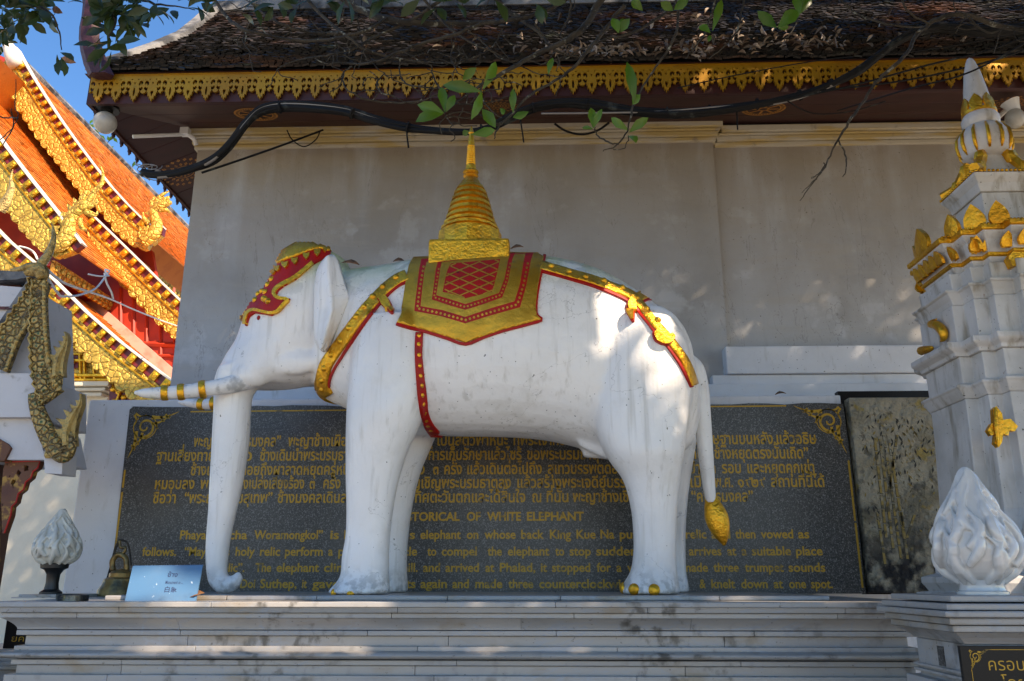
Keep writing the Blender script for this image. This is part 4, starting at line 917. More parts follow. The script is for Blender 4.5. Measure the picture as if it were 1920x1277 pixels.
def bargeboard(outer, lower, Y, finials=True, scallop=22):
    O3 = P2(outer, Y); low = []
    L = lower
    for (x0,y0),(x1,y1) in zip(L, L[1:]):
        d = math.hypot(x1-x0, y1-y0); n = max(1, round(d/scallop)); tx_, ty_ = (x1-x0)/d, (y1-y0)/d
        for k in range(n):
            p = lambda f, h: (lerp(x0,x1,(k+f)/n) - ty_*-h*-1, lerp(y0,y1,(k+f)/n) + tx_*h)
            s_ = d/n
            low += [p(0, 0), p(.2, .17*s_), p(.45, .27*s_), p(.7, .22*s_), p(.85, .02*s_), p(.92, -.2*s_)]
    low.append(L[-1])
    b = MB(); b.prism(P2(outer + low[::-1], Y), (0, .14, 0)); bo = b.build("bargeboard", M['relief'], tem)
    # raised inner moulding
    b = MB(); ins = []
    for i, p in enumerate(O3):
        t = (O3[min(i+1,len(O3)-1)]-O3[max(i-1,0)]).normalized(); nn = Vector((-t.z,0,t.x)); nn = nn if nn.z > 0 else -nn; ins.append((p, nn, t))
    b.tube([p - nn*.07 + Vector((0,-.01,0)) for p, nn, t in ins], .018, 6); b.build("moulding", M['gold'], bo)
    # studs and white capping along the upper edge
    b = MB(); g = MB(); acc = 0
    for (p, nn, t), (q, n2, t2) in zip(ins, ins[1:]):
        d = (q-p).length; n = max(1, int(d/.21))
        for k in range(n):
            a = p.lerp(q, (k+.15)/n); c = p.lerp(q, (k+.62)/n); e = p.lerp(q, (k+1)/n)
            g.hexa([a+Vector((0,-.05,0)), c+Vector((0,-.05,0)), c+Vector((0,.10,0)), a+Vector((0,.10,0)), a+nn*.15+Vector((0,-.05,0)), c+nn*.15+Vector((0,-.05,0)), c+nn*.15+Vector((0,.10,0)), a+nn*.15+Vector((0,.10,0))])
            g.ball(a.lerp(c,.5)+nn*.075+Vector((0,-.05,0)), .055, 4, 0, (1,.5,1))
    g.build("studs", M['gold'], bo)
    b = MB(); b.rings([[p+nn*-.01+Vector((0,.0,0)), p+nn*.15+Vector((0,.0,0)), p+nn*.15+Vector((0,.12,0)), p-nn*.01+Vector((0,.12,0))] for p, nn, t in ins]); b.build("stud_backing", M['maroon'], bo)
    b = MB(); b.rings([[p+nn*.155+Vector((0,-.06,0)), p+nn*.185+Vector((0,-.06,0)), p+nn*.185+Vector((0,.12,0)), p+nn*.155+Vector((0,.12,0))] for p, nn, t in ins]); b.build("white_capping", M['whitepaint'], bo)
    return O3
oA = [(20,98),(33,122),(52,155),(76,193),(103,234),(130,272),(162,315),(195,357),(224,389),(254,419),(280,438),(304,440)]
lA = [(-15,150),(17,165),(42,213),(76,264),(113,309),(147,354),(195,399),(223,438),(254,460),(284,458)]
A3 = bargeboard(oA, lA, YA); roofsheet("tiled_roof", A3[:10]+[at(270,436,YA)], YA, 15)
oB = [(-222,-10),(-120,120),(-50,220),(0,290),(42,345),(96,413),(122,446),(140,470)]
lB = [(-250,60),(-140,190),(-70,300),(-20,352),(20,400),(48,437),(70,462),(112,480)]
B3 = bargeboard(oB, lB, YB_); roofsheet("tiled_roof", B3, YB_, 4.3)
oC = [(163,416),(189,441),(240,491),(285,536),(335,584),(400,640)]
lC = [(164,462),(203,501),(240,541),(271,577),(307,611),(331,636),(395,690)]
C3 = bargeboard(oC, lC, YC); roofsheet("tiled_roof", C3, YC, 1.6)
oD = [(-60,400),(0,462),(76,527),(147,598),(214,657),(299,722),(345,752)]
lD = [(-60,450),(0,500),(82,575),(104,606),(141,645),(172,682),(214,718),(254,750),(300,790)]
D3 = bargeboard(oD, lD, YB_); roofsheet("tiled_roof", D3, YB_, 1.9)
# mirrored left half of the gables, out of the picture to the left
for P_, Lg, Y in ((A3, 15, YA), (B3, 4.3, YB_)): roofsheet("tiled_roof", [Vector((2*xap-p.x, p.y, p.z)) for p in P_], Y, Lg, .4, .4)
b = MB(); b.tube([(xap, YA-.05, A3[0].z+.02), (xap, YA+15, A3[0].z+.02)], .11, 6); b.tube([(B3[0].x, YB_-.05, B3[0].z+.1), (B3[0].x, YB_+4.3, B3[0].z+.1)], .13, 6); b.build("ridge_cap", M['mortar'], tem)
# white apex finial
b = MB(); pts = [(30,125,30),(25,108,34),(18,92,26),(12,78,18),(14,60,12),(20,45,5)]
b.tube([at(x, y, YA-.05) for x, y, w_ in pts], [w_/FPX*17/2 for x, y, w_ in pts], 8); b.build("apex_finial", M['whitepaint'], tem, smooth=True)
# walls between the roofs
def sheet(name, poly, Y, m, th=.12):
    b = MB(); b.prism(P2(poly, Y), (0, th, 0)); return b.build(name, m, tem)
sheet("gable_wall", [(-300,560),(-300,200),(-100,60),(14,110),(76,225),(150,330),(225,420),(285,470),(300,560),(330,760),(150,760),(0,600)], 17.3, M['templered'])
wl = sheet("panelled_wall", [(60,480),(120,470),(165,440),(270,560),(400,700),(400,860),(310,760),(150,620)], 15.1, M['templered'])
b = MB()
for px in (226, 250, 274, 300, 326, 350): b.tube([at(px, 540, 15.08), at(px+4, 830, 15.08)], .028, 4)
b.tube([at(210, 642, 15.07), at(400, 650, 15.07)], .05, 4); b.tube([at(230, 664, 15.07), at(400, 670, 15.07)], .03, 4); b.build("panel_moulding", M['templered'], wl)
# eaves running back: carved fascia and soffit
def eave(p, Y, Lg, h, inw, mt):
    a = at(*p, Y); b = MB(); b.box((a.x-.06, Y+.1, a.z-h), (a.x, Y+Lg, a.z)); f = b.build("carved_eave_fascia", mt, tem)
    b = MB(); y = Y + .2
    while y < Y+Lg-.1: b.ball((a.x+.01, y, a.z-h*.5), h*.3, 4, 0, (.4,.8,1)); b.ball((a.x+.0, y+.08, a.z-h-.01), h*.16, 3); y += .17
    b.build("carving", M['relief'], f)
    b = MB(); b.box((a.x-inw, Y+.1, a.z-.10), (a.x-.07, Y+Lg, a.z-.02)); b.build("eave_soffit", M['templered'], tem)
eave((232,462), YA, 7, .26, 2.4, M['relieforange']); eave((97,484), YB_, 2.9, .24, 1.6, M['relieforange'])
# flashings
def bar(name, a, c, r, m): b = MB(); b.tube([a, c], r, 4); b.build(name, m, tem)
bar("flashing", at(70,286,17.2), at(136,402,17.2), .10, M['whitepaint']); 
b = MB(); A_, C_ = at(78,500,15.0), at(345,735,15.0); b.prism([A_, C_, C_+Vector((0,0,.24)), A_+Vector((0,0,.24))], (0,.09,0)); b.build("flashing", mat("faded_pink_flashing", (.55,.33,.26), .7, 0, [N(4,(.42,.22,.16),.45,.7)]), tem)
# gilded gable front, red square with blue boss, cornice and cream wall below
gp_ = sheet("gilded_gable_panel", [(-80,440),(0,510),(82,580),(141,650),(200,700),(212,720),(-80,716)], 13.25, M['relief'])
b = MB()
for y, r in ((652,.035),(664,.02),(676,.03),(704,.04),(712,.025)): b.tube([at(-60,y,13.2), at(204,y,13.2)], r, 6)
for x, y0, y1 in ((86,590,715),(97,625,652),(118,610,652),(150,664,712),(158,668,712),(176,690,712)): b.tube([at(x,y0,13.2), at(x+2,y1,13.2)], .025, 5)
b.build("gilded_frame", M['gold'], gp_)
b = MB(); b.prism(P2([(108,668),(146,666),(146,690),(109,690)], 13.22), (0,.03,0)); b.prism(P2([(80,668),(98,667),(98,690),(80,690)], 13.22), (0,.03,0)); rq = b.build("red_square", M['maroon'], gp_)
b = MB()
for k in range(6): c = at(129+8*math.cos(k*1.047), 678+7.5*math.sin(k*1.047), 13.18); b.ball(c, .04, 4)
b.build("gold_flower", M['gold'], rq, smooth=True)
b = MB(); b.ball(at(131,677.5,13.15), .03, 5); b.build("blue_boss", mat("blue_glass", (.03,.10,.42), .15), rq, smooth=True)
b = MB()
for y0, y1, Y in ((713,725,13.2),(726,734,13.26),(735,744,13.32)):
    p, q = at(-60,y1,Y), at(204,y0,Y); b.box((p.x, Y, p.z), (q.x-(Y-13.2), Y+.5, q.z))
b.build("white_cornice", M['cream'], tem, bevel=.02)
p = at(-400,800,13.45); q = at(202,744,13.45); b = MB(); b.box((p.x, 13.45, 0), (q.x, 17, q.z)); b.build("cream_wall", M['cream'], tem)
sheet("bracket_panel", [(205,712),(214,716),(255,752),(275,800),(205,800)], 13.3, M['maroon'])
b = MB()
for x, y in ((222,735),(232,745),(215,752),(226,760),(240,760),(212,730),(220,775),(208,765)): b.ball(at(x,y,13.27), .055, 4, 0, (1,.5,1))
b.tube(P2([(212,722),(224,740),(216,758),(230,772),(240,790)], 13.27), .03, 5); b.build("bracket_carving", M['gold'], tem, smooth=True)
# serpents at the ends of the boards
def naga(name, neck, Y, jaw=(), horn=(), spikes=True, m='relief', parent=None, mul=1.0):
    b = MB(); D = Y*1.08
    def tb(path):
        q = dense(path, 4); b.tube([at(x, y, Y) for x, y, w_ in q], [max(w_,1)/FPX*D/2*mul for x, y, w_ in q], 8, sq=.7)
    tb(neck)
    for j in jaw: tb(j)
    for h in horn: tb(h)
    if spikes:
        q = dense(neck, 3)
        for i in range(1, len(q)-1, 2):
            x, y, w_ = q[i]; dx, dy = q[i+1][0]-q[i-1][0], q[i+1][1]-q[i-1][1]; d = math.hypot(dx, dy) or 1; nx, ny = dy/d, -dx/d
            if nx > 0: nx, ny = -nx, -ny
            s_ = w_*.55; P = P2([(x+nx*w_*.4-dx/d*s_*.5, y+ny*w_*.4-dy/d*s_*.5), (x+nx*(w_*.4+s_)+dx/d*s_*.3, y+ny*(w_*.4+s_)+dy/d*s_*.3), (x+nx*w_*.4+dx/d*s_*.5, y+ny*w_*.4+dy/d*s_*.5)], Y)
            b.prism(P, (0, .05, 0))
    return b.build(name, M[m], parent or tem, smooth=True, angle=45)
naga("naga_finial", [(268,452,30),(285,440,30),(294,424,24),(290,408,18),(288,396,18),(298,386,20),(312,382,14),(322,380,7)], YA-.05,
     jaw=[[(300,394,10),(312,394,8),(318,399,4)]], horn=[[(292,388,12),(296,375,12),(306,364,8),(318,358,2)],[(290,392,12),(284,380,9),(290,368,3)],[(300,384,10),(312,372,8),(322,368,2)],[(280,420,12),(270,410,8),(268,398,2)]])
naga("naga_finial", [(96,452,26),(113,458,34),(126,440,32),(129,420,28),(135,404,24),(148,392,26),(160,386,24),(172,384,14),(182,380,7)], YB_-.05,
     jaw=[[(160,396,12),(172,402,12),(181,402,7),(182,396,3)],[(150,410,10),(152,425,10),(162,432,5)]], horn=[[(166,378,12),(176,360,11),(190,345,9),(193,326,6),(188,310,1.5)],[(152,380,10),(158,366,8),(164,356,2)],[(122,420,10),(112,412,6),(116,400,2)]])
naga("naga_finial", [(0,395,24),(10,380,22),(18,364,16),(22,350,12),(20,335,6),(24,318,2)], 11.2, spikes=False, m='nagarim')

# ================================================================ NEAR SHRINE AT THE LEFT EDGE
YL = 5.0
ns = thing("naga_shrine", "grey shrine corner at the left edge with scaly gold serpents and a horned head", "shrine", (at(20,1000,YL+.2).x, YL+.3, 0))
def nsheet(name, poly, Y, m, th, parent=None, bevel=0):
    b = MB(); b.prism(P2(poly, Y), (0, th, 0)); return b.build(name, m, parent or ns, bevel=bevel)
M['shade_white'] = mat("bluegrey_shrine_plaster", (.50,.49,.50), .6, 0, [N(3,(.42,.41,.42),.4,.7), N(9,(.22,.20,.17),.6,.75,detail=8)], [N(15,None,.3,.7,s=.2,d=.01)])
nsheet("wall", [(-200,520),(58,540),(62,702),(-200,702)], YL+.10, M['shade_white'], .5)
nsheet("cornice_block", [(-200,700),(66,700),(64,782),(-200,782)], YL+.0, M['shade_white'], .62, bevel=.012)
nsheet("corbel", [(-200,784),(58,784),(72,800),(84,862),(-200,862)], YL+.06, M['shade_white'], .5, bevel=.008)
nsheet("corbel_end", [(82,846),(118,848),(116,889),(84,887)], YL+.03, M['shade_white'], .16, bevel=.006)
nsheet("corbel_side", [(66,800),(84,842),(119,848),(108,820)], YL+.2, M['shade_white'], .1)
b = MB(); b.ball(at(91,851,YL+.0), .028, 5, 0, (1,.5,1.2)); b.build("boss", M['nagarim'], ns, smooth=True)
# little tiled roof
b = MB(); 
for r in range(5):
    for c in range(9):
        x, y = 30-c*14-r*5, 512+r*13; P = [at(x,y,YL+.3-r*.04), at(x+13,y,YL+.3-r*.04), at(x+13,y+16,YL+.24-r*.04), at(x,y+16,YL+.24-r*.04)]; b.prism(P, (0,.012,.004), 0, None, rnd.random())
b.build("roof_tiles", mat("red_shrine_tile", (.17,.045,.028), .7, 0, [N(6,(.08,.03,.02),.45,.65)], tone=.35), ns)
b = MB(); b.prism(P2([(-100,506),(58,508),(60,518),(30,524),(-100,528)], YL+.12), (0,.2,0)); b.build("ridge_mortar", M['mortar'], ns, bevel=.01)
nsheet("verge_capping", [(52,524),(60,530),(-40,690),(-60,690)], YL+.09, M['mortar'], .12)
def serpent_strip(name, path, w0, w1, Y=YL, th=.05):
    # flat scaled band with a scalloped lower edge and a beaded upper edge
    P = smooth2(path, 7); L = []; R_ = []; Lb = []
    for i, p in enumerate(P):
        a, c = P[max(i-1,0)], P[min(i+1,len(P)-1)]; d = math.hypot(c[0]-a[0], c[1]-a[1]) or 1; nx, ny = -(c[1]-a[1])/d, (c[0]-a[0])/d
        w_ = lerp(w0, w1, i/(len(P)-1)); sc = 1 + (.22 if i % 3 == 0 else (-.08 if i % 3 == 1 else .05))
        L.append((p[0]+nx*w_*.5, p[1]+ny*w_*.5)); R_.append((p[0]-nx*w_*.5*sc, p[1]-ny*w_*.5*sc)); Lb.append(p)
    b = MB(); b.prism(P2(L + R_[::-1], Y), (0, th, 0)); o = b.build(name, M['naga'], ns)
    b = MB(); b.tube(P2(L, Y-.004), .012, 6); b.tube(P2(R_, Y-.003), .007, 5)
    for i in range(1, len(L)-1, 3): b.ball(at(L[i][0], L[i][1], Y-.015), .016, 4, 0, (.9,.7,1.3))
    b.build("beaded_rim", M['nagarim'], o, smooth=True); return o
serpent_strip("serpent_band", [(-8,690),(15,632),(40,590),(62,556),(72,524)], 38, 34, YL-.02)
serpent_strip("serpent_band", [(97,742),(84,722),(76,690),(72,650),(70,610),(70,570),(72,525)], 40, 22, YL-.06)
def flame(name, path, Y, parent, m='nagarim'):
    q = dense(path, 4); poly_l = []; poly_r = []
    for i, (x, y, w_) in enumerate(q):
        a, c = q[max(i-1,0)], q[min(i+1,len(q)-1)]; d = math.hypot(c[0]-a[0], c[1]-a[1]) or 1; nx, ny = -(c[1]-a[1])/d, (c[0]-a[0])/d
        j = .34 + (.62 if i % 3 == 1 else 0)
        poly_l.append((x+nx*w_*.5, y+ny*w_*.5)); poly_r.append((x-nx*w_*j+ (c[0]-a[0])/d*(3 if i % 3 == 1 else 0), y-ny*w_*j+(c[1]-a[1])/d*(3 if i % 3 == 1 else 0)))
    b = MB(); b.prism(P2(poly_l + poly_r[::-1], Y), (0,.045,0)); 
    b.tube([at(x, y, Y-.004) for x, y, w_ in q], [w_/FPX*5.3*.22 for x, y, w_ in q], 6)
    return b.build(name, M[m], parent, smooth=True, angle=40)
b = MB(); q = dense([(76,700,26),(82,724,30),(92,738,26),(101,735,22),(106,718,24),(105,700,24)], 4); b.tube([at(x,y,YL-.05) for x,y,w_ in q], [w_/FPX*5.3/2 for x,y,w_ in q], 10, sq=.6)
sp1 = b.build("serpent_coil", M['naga'], ns, smooth=True); flame("tail_flame", [(104,706,30),(104,690,28),(110,668,22),(118,650,15),(123,634,8),(122,622,2)], YL-.06, sp1); flame("tail_flame", [(90,690,12),(86,672,10),(88,658,2)], YL-.05, sp1)
b = MB(); q = dense([(64,738,22),(66,752,26),(74,780,30),(88,812,34),(104,838,36),(118,852,32),(128,848,26),(132,830,24),(128,812,18)], 4); b.tube([at(x,y,YL-.04) for x,y,w_ in q], [w_/FPX*5.3/2 for x,y,w_ in q], 10, sq=.6)
sp2 = b.build("serpent_coil", M['naga'], ns, smooth=True); flame("tail_flame", [(124,836,34),(124,812,32),(130,790,26),(140,772,18),(149,756,10),(152,738,2)], YL-.05, sp2)
# horned head
b = MB(); q = dense([(48,512,14),(60,508,22),(72,506,30),(78,512,28),(80,522,20)], 4); b.tube([at(x,y,YL-.06) for x,y,w_ in q], [w_/FPX*5.3/2 for x,y,w_ in q], 10)
q = dense([(72,504,18),(80,492,18),(90,478,15),(97,462,12),(101,445,9),(100,430,5),(97,420,1.5)], 4); b.tube([at(x,y,YL-.06) for x,y,w_ in q], [w_/FPX*5.3/2 for x,y,w_ in q], 10)
b.tube([at(x,y,YL-.08) for x,y in ((70,500),(55,498),(40,504),(20,507))], [.03,.022,.018,.008], 8); b.build("horned_head", M['nagarim'], ns, smooth=True)
# carved bracket and post under it
b = MB()
ol = [(10,866),(76,864),(70,878),(62,884),(58,896),(48,904),(44,918),(34,926),(30,942),(22,950),(20,966),(8,1000)]
b.prism(P2(ol + [(4,1000),(2,930),(6,880)], YL+.12), (0,.05,0), 0, [P2(h, YL+.12) for h in ([(46,872),(54,874),(52,882),(45,884)],[(34,880),(40,886),(36,892),(30,888)],[(24,898),(30,902),(24,912),(20,906)])]); br = b.build("carved_bracket", M['timber'], ns)
b = MB(); b.tube(P2(ol, YL+.12), .006, 5); b.build("red_edge", M['red'], br)
b = MB(); p, q = at(-120,1100,YL+.2), at(4,800,YL+.2); b.box((p.x, YL+.2, 0), (q.x-.03, YL+.5, at(0,862,YL+.2).z)); b.build("post", M['timber'], ns)
b = MB(); b.prism(P2([(-60,790),(14,832),(20,840),(8,864),(-60,860)], YL+.04), (0,.1,0)); b.build("gilded_eave_board", M['timber'], ns)

# white string tied between the shrine and the temple
def sstring(pts): return smooth_path([at(x, y, Y) for x, y, Y in pts], 8)
sg = thing("cotton_string", "knotted white cotton string hanging between the horned head and the gold roof", "string", at(90,510,YL))
b = MB(); b.tube(sstring([(84,502,4.95),(120,530,6.0),(160,545,7.5),(205,560,9.5),(250,580,11),(300,600,12.4),(335,612,14.5)]), .011, 5)
b.tube(sstring([(196,512,9.4),(200,530,9.4),(209,548,9.5),(212,560,9.6)]), .012, 5); b.tube(sstring([(86,518,5.0),(105,545,6),(118,556,7),(150,553,8),(180,540,9),(200,515,9.4),(205,508,9.4),(197,506,9.4),(203,517,9.4)]), .011, 5)
b.tube(sstring([(205,517,9.4),(188,518,9.3),(165,514,9.2)]), .010, 5); b.build("cord", M['string'], sg)
s2 = thing("cotton_string", "short loose white string looped at the gold board above the horned head", "string", at(40,462,6)); b = MB(); b.tube(sstring([(36,462,9),(52,466,9.2),(64,474,9.3),(70,486,9.2)]), .012, 5); b.build("cord", M['string'], s2)

# ================================================================ WHITE AND GOLD SHRINE AT THE RIGHT
sh = None
YS_ = 4.60; XS = at(1849, 290, YS_).x
sh = thing("white_shrine", "tall white tiered shrine with gold leaves and ribbed spire at the right edge", "shrine", (XS, YS_, 0))
def plan(h, c=(.45,.70,.86)):
    """square plan with stepped corners"""
    a, m_, s_ = c[0]*h, c[1]*h, c[2]*h
    q = [(h, a), (s_, a), (s_, m_), (m_+.0, m_), (m_, s_), (a, s_), (a, h)]
    out = []
    for k in range(4):
        ca, sa = (1,0,-1,0)[k], (0,1,0,-1)[k]; out += [(x*ca-y*sa, x*sa+y*ca) for x, y in q]
    return out
def sq(h): return [(h,-h),(h,h),(-h,h),(-h,-h)]
def hb_px(px, py, kk=.45):   # half size from a back-left corner seen at px,py
    d = ray(px, py); k = kk; p = CAM+d*((k*XS+YS_)/(k*d.x+d.y)); return XS-p.x, p.z
def loft(name, prof, m, pl=plan, bevel=.006, parent=None, smooth=False):
    b = MB(); b.rings([[(XS+x, YS_+y, z) for x, y in pl(h)] for h, z in prof]); return b.build(name, m, parent or sh, bevel=bevel)
W = M['shrinewhite']
def zf(py, h): return at(1848, py, YS_-h).z if h else at(1848, py, YS_).z
hz = {}
for k, (x, y) in dict(roof=(1762,381), corn=(1772,400), g2=(1700,497), g2b=(1735,545), wc=(1709,588), wcb=(1725,612), wall=(1729,645), cap=(1707,681), capb=(1727,703), sh0=(1736,706), ca=(1726,753), cab=(1744,775), s1=(1752,830), s2=(1765,985), fl=(1756,988), b0=(1726,1082), b1=(1742,1110)).items(): hz[k] = hb_px(x, y, 1.0 if k in ('roof','corn') else .45)
h = hz
def pr(*ks): return [h[k] for k in ks]
loft("spire_roof", [(h['roof'][0]*.98, h['roof'][1]), (h['roof'][0]*.62, zf(330, .1)), (h['roof'][0]*.40, zf(300, .1)), (h['roof'][0]*.30, zf(283, .08))], W, sq)
loft("roof_cornice", [(h['corn'][0]*.86, h['corn'][1]-.03), (h['corn'][0]*.92, h['corn'][1]+.02), (h['roof'][0]*.97, h['roof'][1]-.02), (h['roof'][0]*1.0, h['roof'][1]-.003)], W, sq)
loft("roof_drum", [(h['corn'][0]*.80, h['g2'][1]+.0), (h['corn'][0]*.80, h['corn'][1]-.031)], W, sq)
G2 = h['g2'][0]; zg = h['g2'][1]; zgb = h['g2b'][1]
loft("upper_cornice", [(h['g2b'][0]*.96, zgb-.03), (h['g2b'][0], zgb), (G2*.90, zg-.07), (G2*.97, zg-.035), (G2*.97, zg-.012), (h['corn'][0]*.9, zg-.01)], W)
loft("gold_rim", [(G2*.985, zg-.030), (G2, zg-.024), (G2, zg), (G2*.96, zg+.002)], M['gold'], bevel=.004)
loft("gold_rim", [(h['g2b'][0]*1.02, zgb+.012), (h['g2b'][0]*1.045, zgb+.018), (h['g2b'][0]*1.045, zgb+.034), (h['g2b'][0]*1.02, zgb+.038)], M['gold'], bevel=.003)
loft("frieze", [(h['wcb'][0]*.95, h['wc'][1]), (h['wcb'][0]*.97, zgb-.031)], W)
loft("upper_moulding", [(h['wcb'][0]*.98, h['wcb'][1]), (h['wcb'][0]*1.0, h['wcb'][1]+.03), (h['wc'][0]*.97, h['wc'][1]-.02), (h['wc'][0], h['wc'][1]-.012), (h['wc'][0], h['wc'][1])], W)
loft("upper_wall", [(h['wall'][0]*1.0, h['cap'][1]), (h['wall'][0]*1.0, h['wcb'][1]-.001)], W)
loft("capital", [(h['capb'][0], h['capb'][1]), (h['capb'][0]*1.01, h['capb'][1]+.02), (h['cap'][0]*.98, h['cap'][1]-.04), (h['cap'][0], h['cap'][1]-.03), (h['cap'][0], h['cap'][1])], W)
loft("shaft", [(h['s2'][0]*1.10, h['fl'][1]-.06), (h['s2'][0]*1.06, h['fl'][1]), (h['s2'][0], h['s2'][1]+.05), (h['s1'][0], h['s1'][1]), (h['cab'][0]*.99, h['cab'][1])], W)
loft("shaft_capital", [(h['cab'][0], h['cab'][1]), (h['ca'][0]*.98, h['ca'][1]-.02), (h['ca'][0], h['ca'][1]-.012), (h['ca'][0], h['ca'][1]), (h['sh0'][0], h['ca'][1]+.01), (h['sh0'][0], h['capb'][1])], W)
loft("base", [(h['b0'][0]*1.05, 0.9), (h['b0'][0]*1.05, h['b1'][1]), (h['b1'][0], h['b1'][1]+.004), (h['b0'][0], h['b0'][1]-.03), (h['b0'][0], h['b0'][1]), (h['s2'][0]*1.12, h['b0'][1]+.02), (h['s2'][0]*1.12, h['fl'][1]-.05)], W)
# gold beads, antefixes and petals
def beads(name, hs, z, r, pl, parent=None):
    b = MB(); P = [(XS+x, YS_+y, z) for x, y in pl(hs)]
    for a, c in zip(P, P[1:]+P[:1]):
        a, c = Vector(a), Vector(c); n = max(1, int((c-a).length/(r*2.1)))
        if (a.y+c.y)/2 > YS_+.35 and False: continue
        for k in range(n): b.ball(a.lerp(c, (k+.5)/n), r, 3)
    return b.build(name, M['gold'], sh, smooth=True)
beads("bead_row", h['roof'][0]*.99, h['roof'][1]+.006, .011, sq); beads("bead_row", G2*.93, zg+.012, .009, plan)
def petal(b, base, out, up, w_, hgt, th=.014, bulge=.16):
    out = Vector(out).normalized(); s_ = Vector((-out.y, out.x, 0)); base = Vector(base); up = Vector(up)
    prof = [(0,.75),(.25,1.0),(.5,.92),(.72,.62),(.9,.25),(1,.02)]; F = []; B = []
    for t, k in prof: F.append((t, k))
    vs = []; 
    for t, k in F:
        for q in (-1, -.5, 0, .5, 1): vs.append(base + up*(hgt*t) + s_*(q*k*w_/2) + out*(th + bulge*w_*.35*(1-q*q)*math.sin(math.pi*min(t+.15,1))))
    fs = [(i*5+j, i*5+j+1, (i+1)*5+j+1, (i+1)*5+j) for i in range(5) for j in range(4)]
    b.add(vs, fs); nb = len(vs); vs2 = [base + up*(hgt*t) + s_*(q*k*w_/2) - out*th*.3 for t, k in F for q in (-1,1)]
    b.add(vs2, [(i*2, (i+1)*2, (i+1)*2+1, i*2+1) for i in range(5)])
    m_ = []
    for i in range(5):
        for sd, j in ((0,0),(1,4)): b.add([vs[i*5+j], vs[(i+1)*5+j], vs2[(i+1)*2+sd], vs2[i*2+sd]], [(0,1,2,3)])
for sgn, (ox, oy) in ((0,(0,-1)),(1,(-1,0)),(2,(1,0)),(3,(0,1))):
    # row of pointed leaves under the rim on each face
    hs = G2*.93; n = 11
    for k in range(n):
        u = (k+.5)/n*2-1; dist = .985 if abs(u) < .5 else (.885 if abs(u) < .72 else .74)
        x = XS + ox*hs*dist + (-oy)*u*hs*.86; y = YS_ + oy*hs*dist + ox*u*hs*.86
        b = MB(); petal(b, (x, y, zgb+.045), (ox,oy,0), Vector((ox*.32,oy*.32,.95)), .072, .085); b.build("gold_leaf", M['gold'], sh, smooth=True, angle=40)
for cxy in ((-1,-1),(1,-1),(-1,1),(1,1)):
    # tall antefixes at the corners of the upper cornice and of the roof
    for (f, wd, hg) in (((.62,.62),.115,.15),((.80,.45),.10,.13),((.45,.80),.10,.13)):
        x = XS+cxy[0]*G2*f[0]; y = YS_+cxy[1]*G2*f[1]
        b = MB(); petal(b, (x, y, zg+.005), (cxy[0]*(1 if f[0]>=f[1] else .3), cxy[1]*(1 if f[1]>=f[0] else .3), 0), Vector((cxy[0]*.12,cxy[1]*.12,.98)), wd, hg, .02); b.build("antefix", M['gold'], sh, smooth=True, angle=40)
    x = XS+cxy[0]*h['roof'][0]*.38; y = YS_+cxy[1]*h['roof'][0]*.38
    b = MB(); P3 = [(XS+cxy[0]*h['roof'][0]*f, YS_+cxy[1]*h['roof'][0]*f, z) for f, z in ((.94,h['roof'][1]+.03),(.62,zf(326,.1)+.02),(.42,zf(300,.1)+.02),(.28,zf(283,.1)+.03))]
    b.tube(P3, [.03,.034,.034,.026], 6)
    for p in P3[1:]: b.ball(p, .04, 4, 0, (1,1,1.3))
    b.build("roof_ridge_leaf", M['gold'], sh, smooth=True, angle=40)
for (ox, oy) in ((0,-1),(-1,0)):
    b = MB(); x = XS+ox*G2*.95; y = YS_+oy*G2*.95; petal(b, (x, y, zg+.0), (ox,oy,0), Vector((ox*.1,oy*.1,.98)), .15, .15, .02); b.build("antefix", M['gold'], sh, smooth=True, angle=40)
# spire: lotus bulb, collar, petals, cone
ax = lambda py: at(1848, py, YS_).z
zb_0 = ax(292); k_ = 4.9/FPX
b = MB(); b.lathe([(30*k_,zb_0-.03),(42*k_,zb_0),(46*k_,ax(272)),(44*k_,ax(256)),(36*k_,ax(244)),(30*k_,ax(240)),(33*k_,ax(236)),(34*k_,ax(226)),(29*k_,ax(217)),(26*k_,ax(213)),(26*k_,ax(205)),(21*k_,ax(170)),(15*k_,ax(138)),(9*k_,ax(118)),(5*k_,ax(111)),(.5*k_,ax(108))], (XS,YS_,0), 24); spi = b.build("spire", W, sh, smooth=True, angle=50)
for k in range(12):
    a = 2*math.pi*k/12+.2; ca, sa = math.cos(a), math.sin(a); b = MB()
    pts = [(XS+ca*r*k_, YS_+sa*r*k_, ax(y)) for r, y in ((40,293),(45.5,284),(47.5,272),(46,258),(38,246))]; b.tube(pts, [.007,.011,.012,.011,.006], 6); b.build("gold_rib", M['gold'], spi, smooth=True)
b = MB(); b.lathe([(28*k_,ax(218)),(31*k_,ax(217)),(31*k_,ax(212)),(28*k_,ax(211))], (XS,YS_,0), 24); b.build("gold_collar", M['gold'], spi, smooth=True, angle=50)
for k in range(7):
    a = 2*math.pi*k/7+.5; o = Vector((math.cos(a), math.sin(a), 0)); b = MB(); petal(b, (XS+o.x*26*k_, YS_+o.y*26*k_, ax(212)), o, Vector((-o.x*.10,-o.y*.10,1)), .075, .10, .008); b.build("gold_petal", M['gold'], spi, smooth=True, angle=40)
